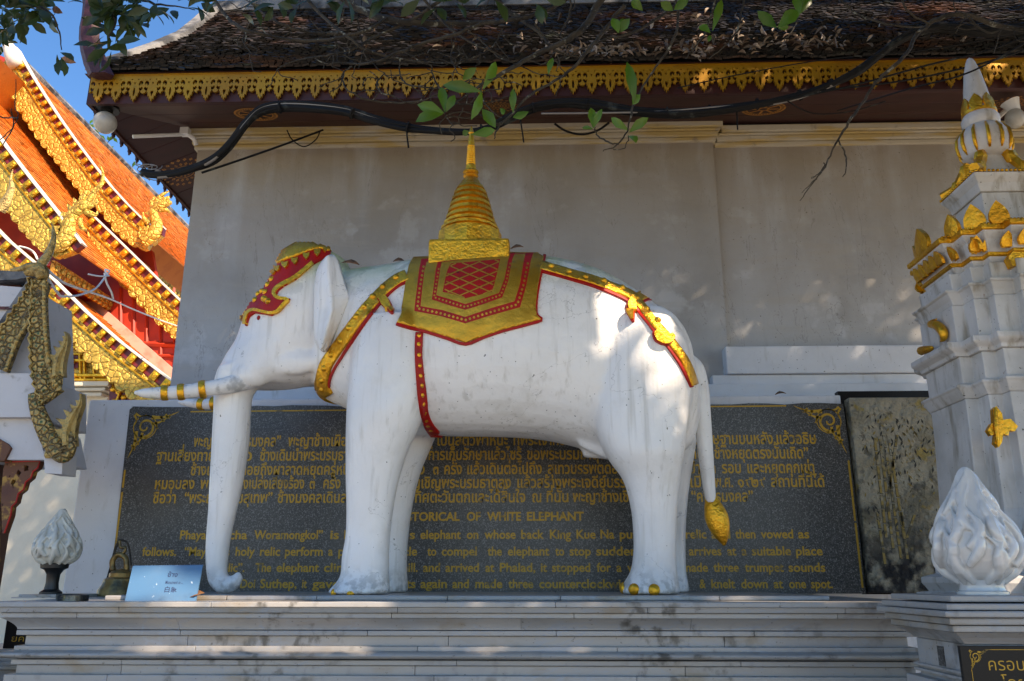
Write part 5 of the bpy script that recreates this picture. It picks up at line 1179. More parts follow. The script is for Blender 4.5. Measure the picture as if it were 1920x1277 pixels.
# flower, seated figurine shapes and plaques on the body
def hf(px, py, h_): d = ray(px, py); t = (YS_-h_)/d.y; return CAM+d*t
b = MB(); c = at(1877, 799, YS_-h['s1'][0]*1.0-.004); fl = [(-25,8),(-17,-6),(-13,-2),(-15,-32),(-9,-38),(2,-24),(4,-12),(18,-14),(32,0),(26,10),(16,8),(14,18),(4,14),(2,30),(-4,40),(-12,32),(-10,14),(-18,18)]
b.prism([at(1877+x, 799+y, c.y) for x, y in fl], (0,.03,0)); b.tube([at(1867,765,c.y-.005), at(1868,800,c.y-.012), at(1872,836,c.y-.005)], [.006,.012,.006], 6); b.build("gold_flower", M['gold'], sh, bevel=.006)
b = MB(); c = at(1907, 486, YS_-G2*.9); b.prism([at(1907+x*1.0, 486+y, c.y) for x, y in ((-16,-4),(-8,-14),(14,-14),(24,-2),(14,12),(-8,13))], (0,.05,0)); b.build("gold_plaque", M['gold'], sh, bevel=.008)
b = MB(); c = hb_px(1757,640); Y_ = YS_-.12
for path in ([(1745,608,14),(1757,610,17),(1768,622,17),(1769,634,12),(1764,640,4)], [(1744,606,7),(1748,602,6),(1757,598,2)]):
    q = dense(path, 3); b.tube([atx(x,y,XS-h['wall'][0]*1.06) for x,y,w_ in q], [w_/FPX*4.9/2 for x,y,w_ in q], 8)
b.build("gilt_figure", M['gold'], sh, smooth=True)
b = MB(); q = dense([(1727,658,16),(1736,656,14),(1746,653,9),(1749,651,3)], 3); b.tube([atx(x,y,XS-h['cap'][0]*.97) for x,y,w_ in q], [w_/FPX*5.1/2 for x,y,w_ in q], 8); b.build("gilt_figure", M['gold'], sh, smooth=True)

# ================================================================ FLAME LAMPS, PEDESTALS, PLAQUES
def flame_lamp(name, label, c, R, Hh, m, stem=False, seed=0):
    """opal glass bud wrapped in twisting flame tongues"""
    t = thing(name, label, "lamp", c, "flame shaped lamps")
    rr_ = random.Random(int(seed*10)+5); b = MB(); z0 = c[2] + (.10 if not stem else .34)*Hh; HH = Hh*(.86 if not stem else .64)
    prof = [(0,.50),(.03,.66),(.08,.82),(.16,.95),(.26,1.0),(.36,.97),(.48,.85),(.60,.66),(.72,.48),(.82,.35),(.90,.26),(.96,.17),(1.0,.08)]
    rad = lambda f: interp(prof, min(max(f,0),1))[0]*R*.93
    P3 = lambda a, f, k=1.0: Vector((c[0]+rad(f)*k*math.cos(a), c[1]+rad(f)*k*math.sin(a), z0+HH*f))
    b.rings([[P3(2*math.pi*j/32, f, .91) for j in range(32)] for f in [i/30 for i in range(31)]])
    for row, (f0, ln, n, wd) in enumerate(((-.02,.46,11,.135),(.12,.46,10,.145),(.27,.44,9,.14),(.43,.40,8,.125),(.57,.36,6,.105),(.70,.28,4,.09))):
        for q in range(n):
            a = 2*math.pi*(q+.5*(row%2)+rr_.uniform(-.2,.2))/n + seed; amp = rr_.uniform(.20,.34)*(1 if rr_.random() < .65 else -1); l_ = ln*rr_.uniform(.85,1.2); pts = []; rds = []
            for i in range(11):
                t_ = i/10; f = min(f0+l_*t_, 1.0); aa = a + amp*math.sin(t_*math.pi*1.35) + .25*amp*t_; pts.append(P3(aa, f, .955+.06*math.sin(math.pi*t_)))
                rds.append(max(wd*R*(.55+.45*math.sin(math.pi*min(t_*1.5,1)))*(1-t_**2.2)*.95, .05*R*(1-t_)+.004))
            b.tube(pts, rds, 8)
    tp = b.build("glass_flame", m); md = tp.modifiers.new("r",'REMESH'); md.mode = 'VOXEL'; md.voxel_size = R*.027; ms = tp.modifiers.new("s",'SMOOTH'); ms.iterations = 2; ms.factor = .5
    me = bpy.data.meshes.new_from_object(tp.evaluated_get(bpy.context.evaluated_depsgraph_get())); bpy.data.objects.remove(tp)
    b = MB(); b.v = [tuple(v.co) for v in me.vertices]; b.f = [tuple(p.vertices) for p in me.polygons]; b.m = [0]*len(b.f); b.t = [None]*len(b.f); b.build("glass_flame", m, t, smooth=True)
    b = MB()
    if stem: b.lathe([(.46*R,0),(.46*R,.02*Hh),(.30*R,.05*Hh),(.26*R,.12*Hh),(.28*R,.22*Hh),(.40*R,.27*Hh),(.56*R,.29*Hh),(.58*R,.335*Hh),(.50*R,.345*Hh)], c, 20); b.build("black_stem", M['black'], t, smooth=True, angle=40)
    else: b.lathe([(.56*R,0),(.56*R,.02*Hh),(.50*R,.03*Hh),(.47*R,.07*Hh),(.52*R,.105*Hh)], c, 24); b.build("white_base", M['opal'], t, smooth=True, angle=40)
    return t
# right pedestal
YP, hP = 3.50, .30; XP = at(1775, 1133, YP-hP).x + hP
pd = thing("marble_pedestal", "square grey marble pedestal with stained mouldings and black gilt plaque, at the lower right corner", "pedestal", (XP, YP, 0))
b = MB(); zz = lambda py, o: at(1800, py, YP-hP*o).z
for y0, y1, o in ((1117,1129,.90),(1132,1144.5,1.0),(1146,1158,1.06),(1159,1172,.985),(1173,1186,.93)):
    b.box((XP-hP*o, YP-hP*o, zz(y1,o)), (XP+hP*o, YP+hP*o, zz(y0,o)), 0, rnd.random())
b.build("stepped_cap", M['marble'], pd, bevel=.006)
b = MB(); b.rings([[(XP+x, YP+y, z) for x, y in sq(hP*o)] for o, z in ((.72, zz(1208,.75)),(.74, zz(1204,.75)),(.80, zz(1196,.8)),(.90, zz(1186.5,.9)))], 0, True, True, .3); b.build("cap_moulding", M['marble'], pd)
b = MB(); o = .70; b.box((XP-hP*o, YP-hP*o, zz(1300,.7)), (XP+hP*o, YP+hP*o, zz(1208.5,.72)), 0, .6); b.box((XP-hP*1.0, YP-hP, 0), (XP+hP, YP+hP, zz(1330,.9)), 0, .4)
for y0, y1 in ((1262,1268),(1273,1280)): b.box((XP-hP*.76, YP-hP*.76, zz(y1,.76)), (XP+hP*.76, YP+hP*.76, zz(y0,.76)), 0, .7)
b.box((XP-hP*.84, YP-hP*.84, zz(1330,.84)), (XP+hP*.84, YP+hP*.84, zz(1290,.84)), 0, .5); b.build("shaft", M['marble'], pd, bevel=.006)
b = MB(); b.box((XP-hP*.70-.004, YP-.03, zz(1256,.5)), (XP-hP*.70+.01, YP+.02, zz(1217,.5))); b.build("inlay", M['granite'], pd)
Yq = YP-hP*.70-.02; xq = at(1803, 1240, Yq).x
b = MB(); b.box((xq, Yq, at(1850,1330,Yq).z), (xq+.5, Yq+.019, at(1850,1211,Yq).z)); pq = b.build("black_plaque", M['blackstone'], pd, bevel=.002)
Yt = Yq-.0012; b = MB(); zt_ = at(1850,1217.5,Yt).z; x0_ = at(1815,1218,Yt).x
corner_orn(b, (x0_,Yt,zt_), (1,0,0), (0,0,-1), .075, Vector((0,1,0))); b.box((x0_+.06, Yt-.0006, zt_-.002), (xq+.46, Yt, zt_)); b.box((x0_+.002, Yt-.0006, at(1820,1330,Yt).z), (x0_+.004, Yt, zt_-.07)); b.build("gilt_border", M['goldink'], pq)
b = MB(); letter(b, "ครอบครัว", (at(1855,1257,Yt).x, Yt, at(1855,1257,Yt).z), (1,0,0), (0,0,1), None, .060, 0, -.006); letter(b, "โดย", (at(1880,1290,Yt).x, Yt, at(1880,1292,Yt).z), (1,0,0), (0,0,1), None, .060, 0, -.006); b.build("gilt_lettering", M['goldink'], pq)
flame_lamp("flame_lamp", "large glossy white glass flame lamp on the pedestal at the lower right", (at(1843,1114,YP).x, YP, zz(1117,.9)), 73/FPX*3.62, 226/FPX*3.62, M['opal'])
# left pedestal behind the plinth end with its small black plaque
YQ = 5.6; b = None
pl2 = thing("marble_pedestal", "low grey marble pedestal with a small black plaque, behind the left end of the plinth", "pedestal", (at(0,1277,YQ).x, YQ, 0))
b = MB(); xq0 = at(-90,1230,YQ).x; xq1 = at(42,1230,YQ-.02).x
for y0, y1, o in ((1217,1226,.0),(1226,1240,.03),(1240,1249,.05),(1249,1256,.06),(1256,1330,.02)): b.box((xq0, YQ-o, at(20,y1,YQ-o).z), (xq1+.1, YQ+.5, at(20,y0,YQ-o).z), 0, rnd.random())
b.box((xq0-.05, YQ-.1, 0), (xq1+.1, YQ+.5, at(20,1330,YQ).z-.002), 0, .4); b.build("stepped_block", M['marble'], pl2, bevel=.006)
b = MB(); P_ = P2([(13,1161),(60,1161),(60,1216),(5,1216)], YQ+.01); b.prism(P_, (0,.03,0)); p2 = b.build("black_plaque", M['blackstone'], pl2)
b = MB(); letter(b, "ยคนา", at(21,1203,YQ+.008), (1,0,0), (0,0,1), .16, .055, 0, -.004); b.build("gilt_lettering", M['goldink'], p2)
# left lamp on a little marble stack
YV = 5.15
mk = thing("marble_stack", "two stacked thin marble slabs carrying the small flame lamp, left end of the plinth", "marble slab", (at(90,1125,YV).x, YV, Zp))
b = MB(); a, c = at(20,1125,4.95), at(150,1119,4.95); b.box((a.x, 4.95, Zp+.001), (c.x, 5.4, at(90,1121,4.95).z)); a, c = at(34,1120,4.99), at(138,1115,4.99); b.box((a.x, 4.99, at(90,1121,4.95).z+.001), (c.x, 5.36, at(90,1114.5,4.99).z)); b.build("slab", M['marble'], mk, bevel=.004)
zq = at(90,1114.5,4.99).z + .001
flame_lamp("flame_lamp", "small dull white glass flame lamp on a black stem, left end of the plinth", (at(95,1113,YV).x, YV, zq), 39/FPX*5.45, 147/FPX*5.45, M['opaldim'], True, 2.0)
fr_ = thing("broken_tile", "broken dark marble edging piece lying beside the small flame lamp", "broken tile", (at(140,1124,4.93).x, 4.93, Zp))
b = MB(); b.prism([(p.x, p.y, Zp+.002) for p in (atz(104,1123,Zp), atz(150,1123.5,Zp), atz(166,1127,Zp), atz(140,1128,Zp), atz(106,1127,Zp))], (0,0,.026)); b.build("shard", M['mural'], fr_)
# information card (code left out)
YK = 4.36
cd_ = thing("information_card", "blue reflective card leaning on the marble slab in front of the brass bell", "card", (at(305,1128,YK).x, YK, Zp))
cA = [at(234,1127,YK-.05), at(367,1128,YK-.05), at(380,1060,YK+.03), at(249,1062,YK+.03)]
b = MB(); b.prism(cA, (0,.008,.003)); b.build("plate", M['card'], cd_)
def onc(u, v): return cA[0].lerp(cA[1],u).lerp(cA[3].lerp(cA[2],u), v)
ux = (cA[1]-cA[0]).normalized(); uy = (cA[3]-cA[0]).normalized(); nc = ux.cross(uy); nc = nc if nc.y < 0 else -nc
b = MB(); 
for s_, u, v, wd, sz in (("ช้าง",.53,.68,None,.036),("Monument of white elephant",.52,.48,.168,.026),("白象",.53,.26,None,.034)): letter(b, s_, onc(u,v)+nc*.0012, ux, uy, wd, sz, 0, .014)
b.build("printed_text", M['cardink'], cd_)
# brass bell with its hanging loop and beater
YG = 5.35
bl = thing("brass_bell", "small tarnished brass bell with a looped handle, behind the blue card", "bell", (at(222,1120,YG).x, YG, Zp))
k_ = 5.5/FPX; z_ = lambda y: at(225, y, YG).z; cxb = at(226,1090,YG).x
b = MB(); b.lathe([(.2*k_,Zp+.002),(36*k_,Zp+.002),(36*k_,z_(1106)),(31*k_,z_(1098)),(28*k_,z_(1086)),(20*k_,z_(1082)),(20*k_,z_(1075)),(17*k_,z_(1072)),(10*k_,z_(1068)),(1*k_,z_(1066))], (cxb,YG,0), 24); b.build("bell_body", M['bronze'], bl, smooth=True, angle=40)
b = MB(); b.tube(smooth_path([at(212,1070,YG),at(211,1052,YG),at(222,1040,YG),at(236,1048,YG),at(237,1070,YG)],5), .018, 8); b.build("handle_loop", M['bronze'], bl, smooth=True)
b = MB(); b.tube(smooth_path([at(226,1040,YG),at(234,1034,YG),at(234,1026,YG),at(226,1026,YG),at(224,1014,YG)],5), .010, 6); b.build("hook", M['bronze'], bl, smooth=True)
b = MB(); b.tube(smooth_path([at(190,1126,YG),at(206,1070,YG),at(216,1030,YG),at(224,1012,YG)],4), .009, 6); b.tube(smooth_path([at(224,1012,YG),at(240,1020,YG),at(246,1060,YG)],4), .006, 6); b.build("hanging_cord", M['bark'], bl, smooth=True)
# globe lamp at the eave corner and bulb lamp at the right
gl = thing("globe_lamp", "dusty white globe lamp hanging under the left eave corner of the hall", "lamp", at(197,230,Ye+.12))
b = MB(); c = at(197,230,Ye+.12); r_ = 21/FPX*7.0; b.ball(c, r_, 14); b.build("globe", M['globe'], gl, smooth=True)
b = MB(); b.lathe([(.05,r_*.9),(.05,r_+.03),(.10,r_+.05),(.10,zfb-c.z+.02)], c, 12); b.build("fitting", M['black'], gl)
bu = thing("bulb_lamp", "bare white bulb in a white socket on a bracket under the right eave", "lamp", at(1898,210,6.3))
b = MB(); c = at(1902,212,6.2); b.ball(at(1903,222,6.2), .075, 8, 0, (1,1,1.15)); b.build("bulb", M['globe'], bu, smooth=True)
b = MB(); b.tube([at(1903,212,6.2), at(1898,200,6.2), at(1893,191,6.2)], [.045,.055,.075], 10); b.build("socket", M['pvc'], bu, smooth=True, angle=40)
b = MB(); b.tube([at(1893,200,6.22), at(1868,224,6.8)], .02, 6); b.build("bracket_arm", M['pvc'], bu)
# ================================================================ CABLES
def catenary(mb, path, r, n=8, m=0, jit=0):
    P = smooth_path([at(x, y, Y) + Vector((rnd.uniform(-jit,jit),)*3) for x, y, Y in path], n); mb.tube(P, r, 6, m)
bun = thing("cable_bundle", "thick black bundle of power cables sagging across the front of the eave", "cables", at(900,240,5.8))
BP = [(268,322,5.95),(300,328,5.93),(345,322,5.9),(395,302,5.88),(430,272,5.86),(462,232,5.85),(492,207,5.84),(545,200,5.84),(640,208,5.84),(700,224,5.83),(770,240,5.83),(850,247,5.82),(905,243,5.82),(955,222,5.82),(1000,202,5.81),(1050,193,5.81),(1110,197,5.8),(1190,209,5.8),(1280,212,5.79),(1380,202,5.78),(1480,184,5.76),(1545,164,5.74),(1605,137,5.7),(1650,103,5.66),(1695,72,5.62),(1760,52,5.6),(1850,60,5.58),(1940,50,5.55)]
for k in range(16):
    ph = rnd.uniform(0, 6.28); sp_ = rnd.uniform(1, 7.0); b = MB()
    path = [(x + sp_*math.cos(ph+i*.35)*.6, y + (sp_*1.1)*math.sin(ph+i*.33) + (rnd.uniform(-2,2)), Y + .02*math.cos(ph+i*.3)) for i, (x, y, Y) in enumerate(BP)]
    if k > 12: path = path[:rnd.randint(16, 24)]
    catenary(b, path, rnd.choice((.011,.014,.018,.021)), 6); b.build("cable", M['cable'] if k != 14 else M['cablegrey'], bun, smooth=True)
b = MB()
for k in range(9):
    cx_, cy_ = rnd.uniform(262,285), rnd.uniform(312,332); r_ = rnd.uniform(6,16); P = [at(cx_+r_*1.3*math.cos(a)+a*1.5, cy_+r_*.55*math.sin(a+k), 5.94+.02*math.sin(2*a)) for a in [i*.5 for i in range(14)]]; b.tube(P, .004, 5)
b.build("wire_tangle", M['cablegrey'], bun, smooth=True)
b = MB()
for x in (525, 660, 765, 905, 1000, 1100, 1250, 1330, 1420, 1500, 1560):
    q = min(range(len(BP)-1), key=lambda i: abs(BP[i][0]-x)); i0 = q if BP[q][0] <= x else q-1; t = (x-BP[i0][0])/(BP[i0+1][0]-BP[i0][0]); y = lerp(BP[i0][1],BP[i0+1][1],t); 
    p = at(x, y, 5.80); d = (at(BP[i0+1][0],BP[i0+1][1],5.8)-at(BP[i0][0],BP[i0][1],5.8)).normalized(); b.tube([p-d*.006, p+d*.006], .044, 12)
b.build("cable_tie", M['cable'], bun)
def wire(label, path, r, m='cable', name="cable"):
    t = thing(name, label, "cable", at(*path[len(path)//2])); b = MB(); catenary(b, path, r, 8); b.build("wire", M[m], t, smooth=True)
wire("single thin black cable slanting up over the left part of the wall", [(378,324,5.9),(450,300,6.0),(530,272,6.2),(605,244,6.7)], .010)
wire("small black cable loop drooping below the left cornice", [(538,244,6.75),(548,262,6.75),(570,275,6.75),(592,262,6.75),(600,246,6.75)], .006)
wire("black cable loop drooping below the cornice right of the golden spire", [(1040,232,6.6),(1062,246,6.6),(1092,252,6.6),(1120,245,6.6),(1142,230,6.6)], .011)
wire("cut black cable end hanging down left of the golden spire", [(762,240,5.8),(764,262,5.8),(766,277,5.8)], .007)
wire("cut black cable end hanging down just right of the golden spire", [(975,222,5.8),(979,245,5.8),(982,267,5.8)], .006)
wire("cut black cable end hanging over the step in the cornice", [(1381,200,5.8),(1382,222,5.8),(1383,243,5.8)], .006)
wire("pale grey cable lying straight along the black bundle", [(1015,213,5.78),(1120,212,5.78),(1240,209,5.77),(1340,201,5.76),(1400,196,5.76)], .008, 'cablegrey')
wire("long thin black wire crossing the fretwork from the middle to the upper right", [(1270,165,5.7),(1400,137,5.6),(1560,110,5.5),(1720,96,5.4),(1930,60,5.2)], .005)
wire("black wire dropping from the upper right to the bundle, upper of two", [(1460,190,5.75),(1600,160,5.6),(1740,122,5.5),(1850,96,5.4),(1940,62,5.3)], .008)
wire("black wire dropping from the upper right to the bundle, lower of two", [(1540,170,5.72),(1690,152,5.6),(1830,122,5.5),(1940,88,5.4)], .008)
wire("sagging black wire across the white spire tip", [(1570,208,5.74),(1700,168,4.5),(1800,142,4.2),(1870,110,4.1),(1940,70,4.0)], .005)
wire("thin wire curving under the right eave beside the dead twig", [(1470,185,5.7),(1505,206,5.8),(1540,214,5.8),(1600,208,5.8),(1660,190,5.8)], .005)

# ================================================================ TREE OVERHEAD
tree = thing("shade_tree", "large leafy tree whose lichened branches and green leaves hang across the top", "tree", (5.2, -1.2, 0))
b = MB(); b.tube(smooth_path([(5.2,-1.2,-.05),(5.1,-1.1,1.5),(4.9,-.9,3.2),(4.6,-.5,5.0)],4), [.34-.011*i for i in range(13)], 14); b.build("trunk", M['bark'], tree, smooth=True)
LIMB = [[(4.6,-.5,4.9),(3.4,.6,6.6),(1.8,1.8,8.0),(-.2,2.6,9.2)], [(4.6,-.5,4.9),(4.8,1.2,6.8),(4.7,3.0,8.2),(4.6,4.6,9.6)], [(4.7,-.6,4.6),(2.6,-.2,6.6),(.2,.6,8.0),(-1.8,1.4,9.0)], [(1.8,1.8,8.0),(1.2,4.0,10.5),(0,6.2,12.0)], [(4.6,-.5,4.9),(6.4,.6,7.0),(7.2,2.0,8.6)], [(3.4,.6,6.6),(2.9,1.8,7.0),(2.2,2.6,6.9),(1.7,3.4,6.2)]]  # rearmost limb added out of view, carrying leaves that shade the cream wall
for L in LIMB:
    P = smooth_path(L, 5); b = MB(); b.tube(P, [lerp(.16,.05,i/(len(P)-1)) for i in range(len(P))], 9); b.build("limb", M['bark'], tree, smooth=True)
# crown: sprigs spread through the volume between the sun and the hall
def leafmesh(mb, base, d, up, L, wd, tone, fold=.25, m=0):
    s_ = d.cross(up)
    if s_.length < 1e-4: s_ = d.cross(Vector((1,0,0)))
    s_.normalize(); n_ = s_.cross(d)
    mid = [base + d*(L*f) + n_*(L*.10*math.sin(math.pi*f)) for f in (0,.22,.5,.78,1)]
    hw = (0.03,.27,.50,.36,0.0); l_ = [p - s_*(wd*h) + n_*(wd*fold*h) for p, h in zip(mid, hw)]; r_ = [p + s_*(wd*h) + n_*(wd*fold*h) for p, h in zip(mid, hw)]
    mb.add(mid + l_ + r_, [(0,1,6,5),(1,2,7,6),(2,3,8,7),(3,4,8),(0,10,11,1),(1,11,12,2),(2,12,13,3),(3,13,4)], m, tone)
def quickleaf(mb, base, d, s_, L, wd, tone):
    mb.add([base, base+d*L*.5-s_*wd*.5, base+d*L, base+d*L*.5+s_*wd*.5], [(0,1,2,3)], 0, tone)
PATCH = [  # sunlit flecks on the rump: (pixel polygon)
    [(1150,540),(1185,548),(1225,556),(1256,600),(1268,652),(1236,662),(1196,644),(1166,676),(1136,668),(1124,646),(1076,652),(1106,600)],
    [(1172,676),(1228,642),(1268,656),(1276,694),(1250,730),(1216,758),(1192,748),(1204,712),(1172,706)],
    [(1218,806),(1246,768),(1276,728),(1292,738),(1262,788),(1236,826)], [(1246,838),(1272,790),(1292,756),(1304,770),(1286,812),(1262,852)], [(1120,490),(1175,505),(1210,545),(1186,556),(1140,530)],
    [(960,476),(1012,492),(1008,520),(975,500)]]
BLK = [[(1196,664),(1262,608),(1266,616),(1206,674)], [(1084,628),(1150,556),(1158,562),(1098,640)], [(1150,650),(1224,584),(1228,592),(1158,660)], [(1196,712),(1262,664),(1268,672),(1202,722)]]
SLAB = [(560,1112,760,1122),(770,1124,1010,1130),(1330,1112,1560,1121),(1500,1121,1690,1127)]
def sunproj(p, Y): t = (p.y-Y)/SUN.y; return p - SUN*t if True else None
def lit(p):
    q = p - SUN*((p.y-4.60)/SUN.y) if SUN.y else p
    x, y = pix(q)
    for pl in PATCH:
        if inpoly((x, y), pl):
            if not any(inpoly((x, y), k) for k in BLK): return True
    # flecks on the front edge of the plinth
    t = (p.z-Zp)/SUN.z; q = p - SUN*t
    if 4.05 < q.y < 4.5 and mnoise.noise(Vector((q.x*1.1+3.1, q.y*6, 1.3))) > .12: return True
    # roof dapples
    t = 0; q = p.copy()
    for Y in (7.0,):
        q = p - SUN*((p.y-Y)/SUN.y)
        if 5.5 < q.z < 8.6 and -4 < q.x < 7:
            v = mnoise.noise(Vector((q.x*1.1+7, q.z*1.6, .4))) + .5*mnoise.noise(Vector((q.x*4.2, q.z*5, 2.4))) + (.35 if q.x < -1.2 and q.z > 6.2 else 0) - (.15 if q.x < -1.2 and q.z < 6.1 else 0)
            if v > .20: return True
    # the temple stands in full sun
    for Y in (13.0, 16.0, 20.0):
        q = p - SUN*((p.y-Y)/SUN.y)
        if -16 < q.x < -4.6 and (4.75 if Y < 14 else 3.0) < q.z < 16: return True
    return False
def inview(p, mg=40):
    x, y = pix(p); return (p-CAM).dot(FW) > 0 and -mg < x < 1920+mg and -mg < y < 1277+mg
cr_ = MB(); cnt_ = 0
for it in range(37000):
    if rnd.random() < .80: T = Vector((rnd.uniform(-4.3,4.6), rnd.uniform(1.4,7.0), rnd.uniform(-.2,5.9)))
    else: T = Vector((rnd.uniform(-2.6,6.6), rnd.uniform(6.0,8.2), rnd.uniform(5.5,8.6)))
    s_ = rnd.uniform(5.5, 13.5)
    if it > 35500: T = Vector((rnd.uniform(-9.6,-6.3), 13.45, rnd.uniform(.5,4.7))); s_ = rnd.uniform(12.5, 16.5)  # unseen leaves added above the hall to shade the temple's cream wall
    p = T + SUN*s_
    if p.z < 3.2 or inview(p, 25) or (p-CAM).length < 2.2: continue
    for k in range(4):
        q = p + Vector((rnd.gauss(0,.10), rnd.gauss(0,.10), rnd.gauss(0,.07)))
        if lit(q) or inview(q, 25) or inview(q+Vector((0,0,-.15)), 10): continue
        d = Vector((rnd.gauss(0,1), rnd.gauss(0,1), rnd.gauss(-.2,.5))).normalized(); u_ = Vector((rnd.gauss(0,.5), rnd.gauss(0,.5), 1)); sd = d.cross(u_).normalized()
        if any(lit(q + d*.10 + o_) for o_ in ((d*.08), sd*.06, -sd*.06)): continue
        quickleaf(cr_, q, d, sd, rnd.uniform(.14,.22), rnd.uniform(.07,.10), rnd.random()); cnt_ += 1
print("crown leaves", cnt_)
cr_.build("crown", M['darkleaf'], tree)
# the branches that hang into view
BR = [
 ([(1150,-40,12),(1118,15,14),(1092,55,13),(1050,82,11),(1000,105,9),(955,130,8),(905,158,6),(870,182,4),(852,196,2)], 3.9),
 ([(1170,10,9),(1140,50,8),(1105,92,7),(1072,130,6),(1030,158,5),(990,180,5),(962,212,4),(935,236,4),(928,262,2)], 3.8),
 ([(610,-30,12),(660,10,14),(720,35,14),(790,43,13),(870,44,11),(950,38,9),(1020,22,8),(1090,-20,7)], 4.1),
 ([(390,-25,6),(415,20,7),(450,52,7),(500,66,6),(560,76,6),(630,72,7),(690,55,7),(730,30,6)], 4.0),
 ([(640,62,8),(590,62,7),(540,50,6),(500,30,4),(470,5,3)], 4.1),
 ([(640,118,3),(655,120,4),(700,116,5),(745,100,6),(790,82,7),(850,66,7),(910,40,6)], 3.9),
 ([(660,125,3),(643,138,3),(648,165,3),(680,184,4),(730,192,4),(785,190,3),(830,172,3),(860,158,3)], 3.9),
 ([(722,137,2),(708,152,3),(712,172,3),(740,180,2)], 3.9), ([(808,122,2),(814,146,3),(830,172,3),(862,196,2)], 3.8),
 ([(750,110,3),(752,145,3),(772,160,3),(830,165,3),(880,150,3)], 3.95),
 ([(850,80,4),(846,110,3),(858,135,2)], 3.9), ([(942,55,3),(925,85,3),(895,105,3),(860,120,2)], 4.0),
 ([(1005,45,4),(1020,70,3),(1030,85,2)], 4.0), ([(1070,-20,4),(1066,30,4),(1045,70,3)], 3.9),
 ([(670,30,3),(680,95,2),(672,128,1.5)], 4.0), ([(880,60,4),(905,80,3),(940,110,3),(980,118,3)], 4.0),
 ([(1260,-30,5),(1272,30,5),(1262,75,5),(1236,118,4),(1207,160,4),(1186,206,4),(1177,240,3),(1162,268,3),(1130,284,1.5)], 3.7),
 ([(1113,240,2),(1122,256,3),(1145,268,3),(1160,270,2)], 3.7), ([(1178,255,2),(1172,276,2),(1150,280,1.5)], 3.7),
 ([(1400,-30,5),(1390,25,4),(1375,70,3),(1330,110,2)], 3.9), ([(1345,-20,4),(1330,40,4),(1310,80,3),(1285,110,2)], 3.9),
 ([(1500,-30,4),(1497,20,4),(1488,55,3),(1470,75,2)], 3.8),
 ([(1960,60,10),(1880,50,10),(1810,28,10),(1760,35,9),(1722,62,8),(1700,100,7),(1668,130,7),(1640,156,6)], 4.3),
 ([(1640,156,6),(1622,185,5),(1596,222,5),(1572,262,4),(1556,292,3),(1538,325,3),(1518,352,2),(1500,377,1.2)], 4.3),
 ([(1572,262,3),(1584,290,3),(1586,318,2),(1580,332,1.2)], 4.3), ([(1548,305,2.5),(1535,328,2),(1520,345,1.5),(1504,362,1)], 4.3), ([(1545,318,2),(1528,330,1.5),(1522,334,1)], 4.3),
 ([(1720,60,4),(1740,45,4),(1700,20,4),(1690,-20,4)], 4.2), ([(1810,28,5),(1850,60,4),(1890,52,3)], 4.2),
 ([(830,205,2),(838,222,2),(850,236,1.5)], 3.7), ([(905,150,3),(902,180,3),(925,212,2),(940,220,2)], 3.7),
 ([(560,-20,7),(600,25,7),(640,60,6),(690,95,5),(760,112,4),(830,118,3),(890,112,2)], 4.0), ([(900,-30,9),(960,25,9),(1010,60,7),(1040,95,5),(1085,108,3)], 4.1), ([(520,130,1.5),(560,112,3),(610,105,4),(660,92,5),(720,62,6),(800,20,7),(850,-20,7)], 4.05), ([(470,40,3),(455,75,2),(470,100,1.5)], 4.1), ([(780,-20,6),(820,30,5),(880,78,4),(930,100,3),(1000,135,2),(1060,145,1.5)], 3.95), ([(1300,-20,6),(1240,30,6),(1180,62,5),(1120,80,4),(1050,110,3),(1010,122,2)], 4.05), ([(1560,-20,5),(1600,20,4),(1660,45,4),(1730,50,3)], 4.2), ([(20,205,2),(25,235,2.5),(5,270,2)], 3.6), ([(30,150,1.5),(28,200,2),(34,215,1.5),(20,245,2),(-10,268,2)], 3.6), ([(-10,215,2),(10,222,3),(35,220,2)], 3.6),
 ([(-30,-10,8),(30,5,7),(90,20,5),(112,60,3),(114,95,2)], 3.4), ([(120,-30,7),(180,-5,6),(215,35,4),(205,70,3)], 3.4), ([(215,-20,6),(280,5,5),(330,12,3),(365,18,2)], 3.4),
]
def bez(path, Y): return dense(path, 5)
for path, Y in BR:
    q = dense(path, 5); b = MB()
    b.tube([at(x+rnd.gauss(0,.9), y+rnd.gauss(0,.9), Y+.05*math.sin(i*.4)) for i, (x, y, w_) in enumerate(q)], [max(w_,.8)/FPX*(Y*1.12)/2 for x, y, w_ in q], 7); b.build("branch", M['bark'], tree, smooth=True)
tw = MB()    # fine twigs off the branches
for path, Y in BR[:12]+BR[28:35]:
    q = dense(path, 5)
    for _ in range(6):
        x, y, w_ = q[rnd.randrange(len(q))]; a = rnd.uniform(0, 6.28); P = [(x, y)]
        for k in range(4): a += rnd.gauss(0,.5); P.append((P[-1][0]+math.cos(a)*rnd.uniform(8,18), P[-1][1]+math.sin(a)*rnd.uniform(6,14)))
        tw.tube(smooth_path([at(px, py, Y) for px, py in P], 3), .0028, 5)
tag(tw.build("twigs", M['bark'], tree, smooth=True), kind="stuff")
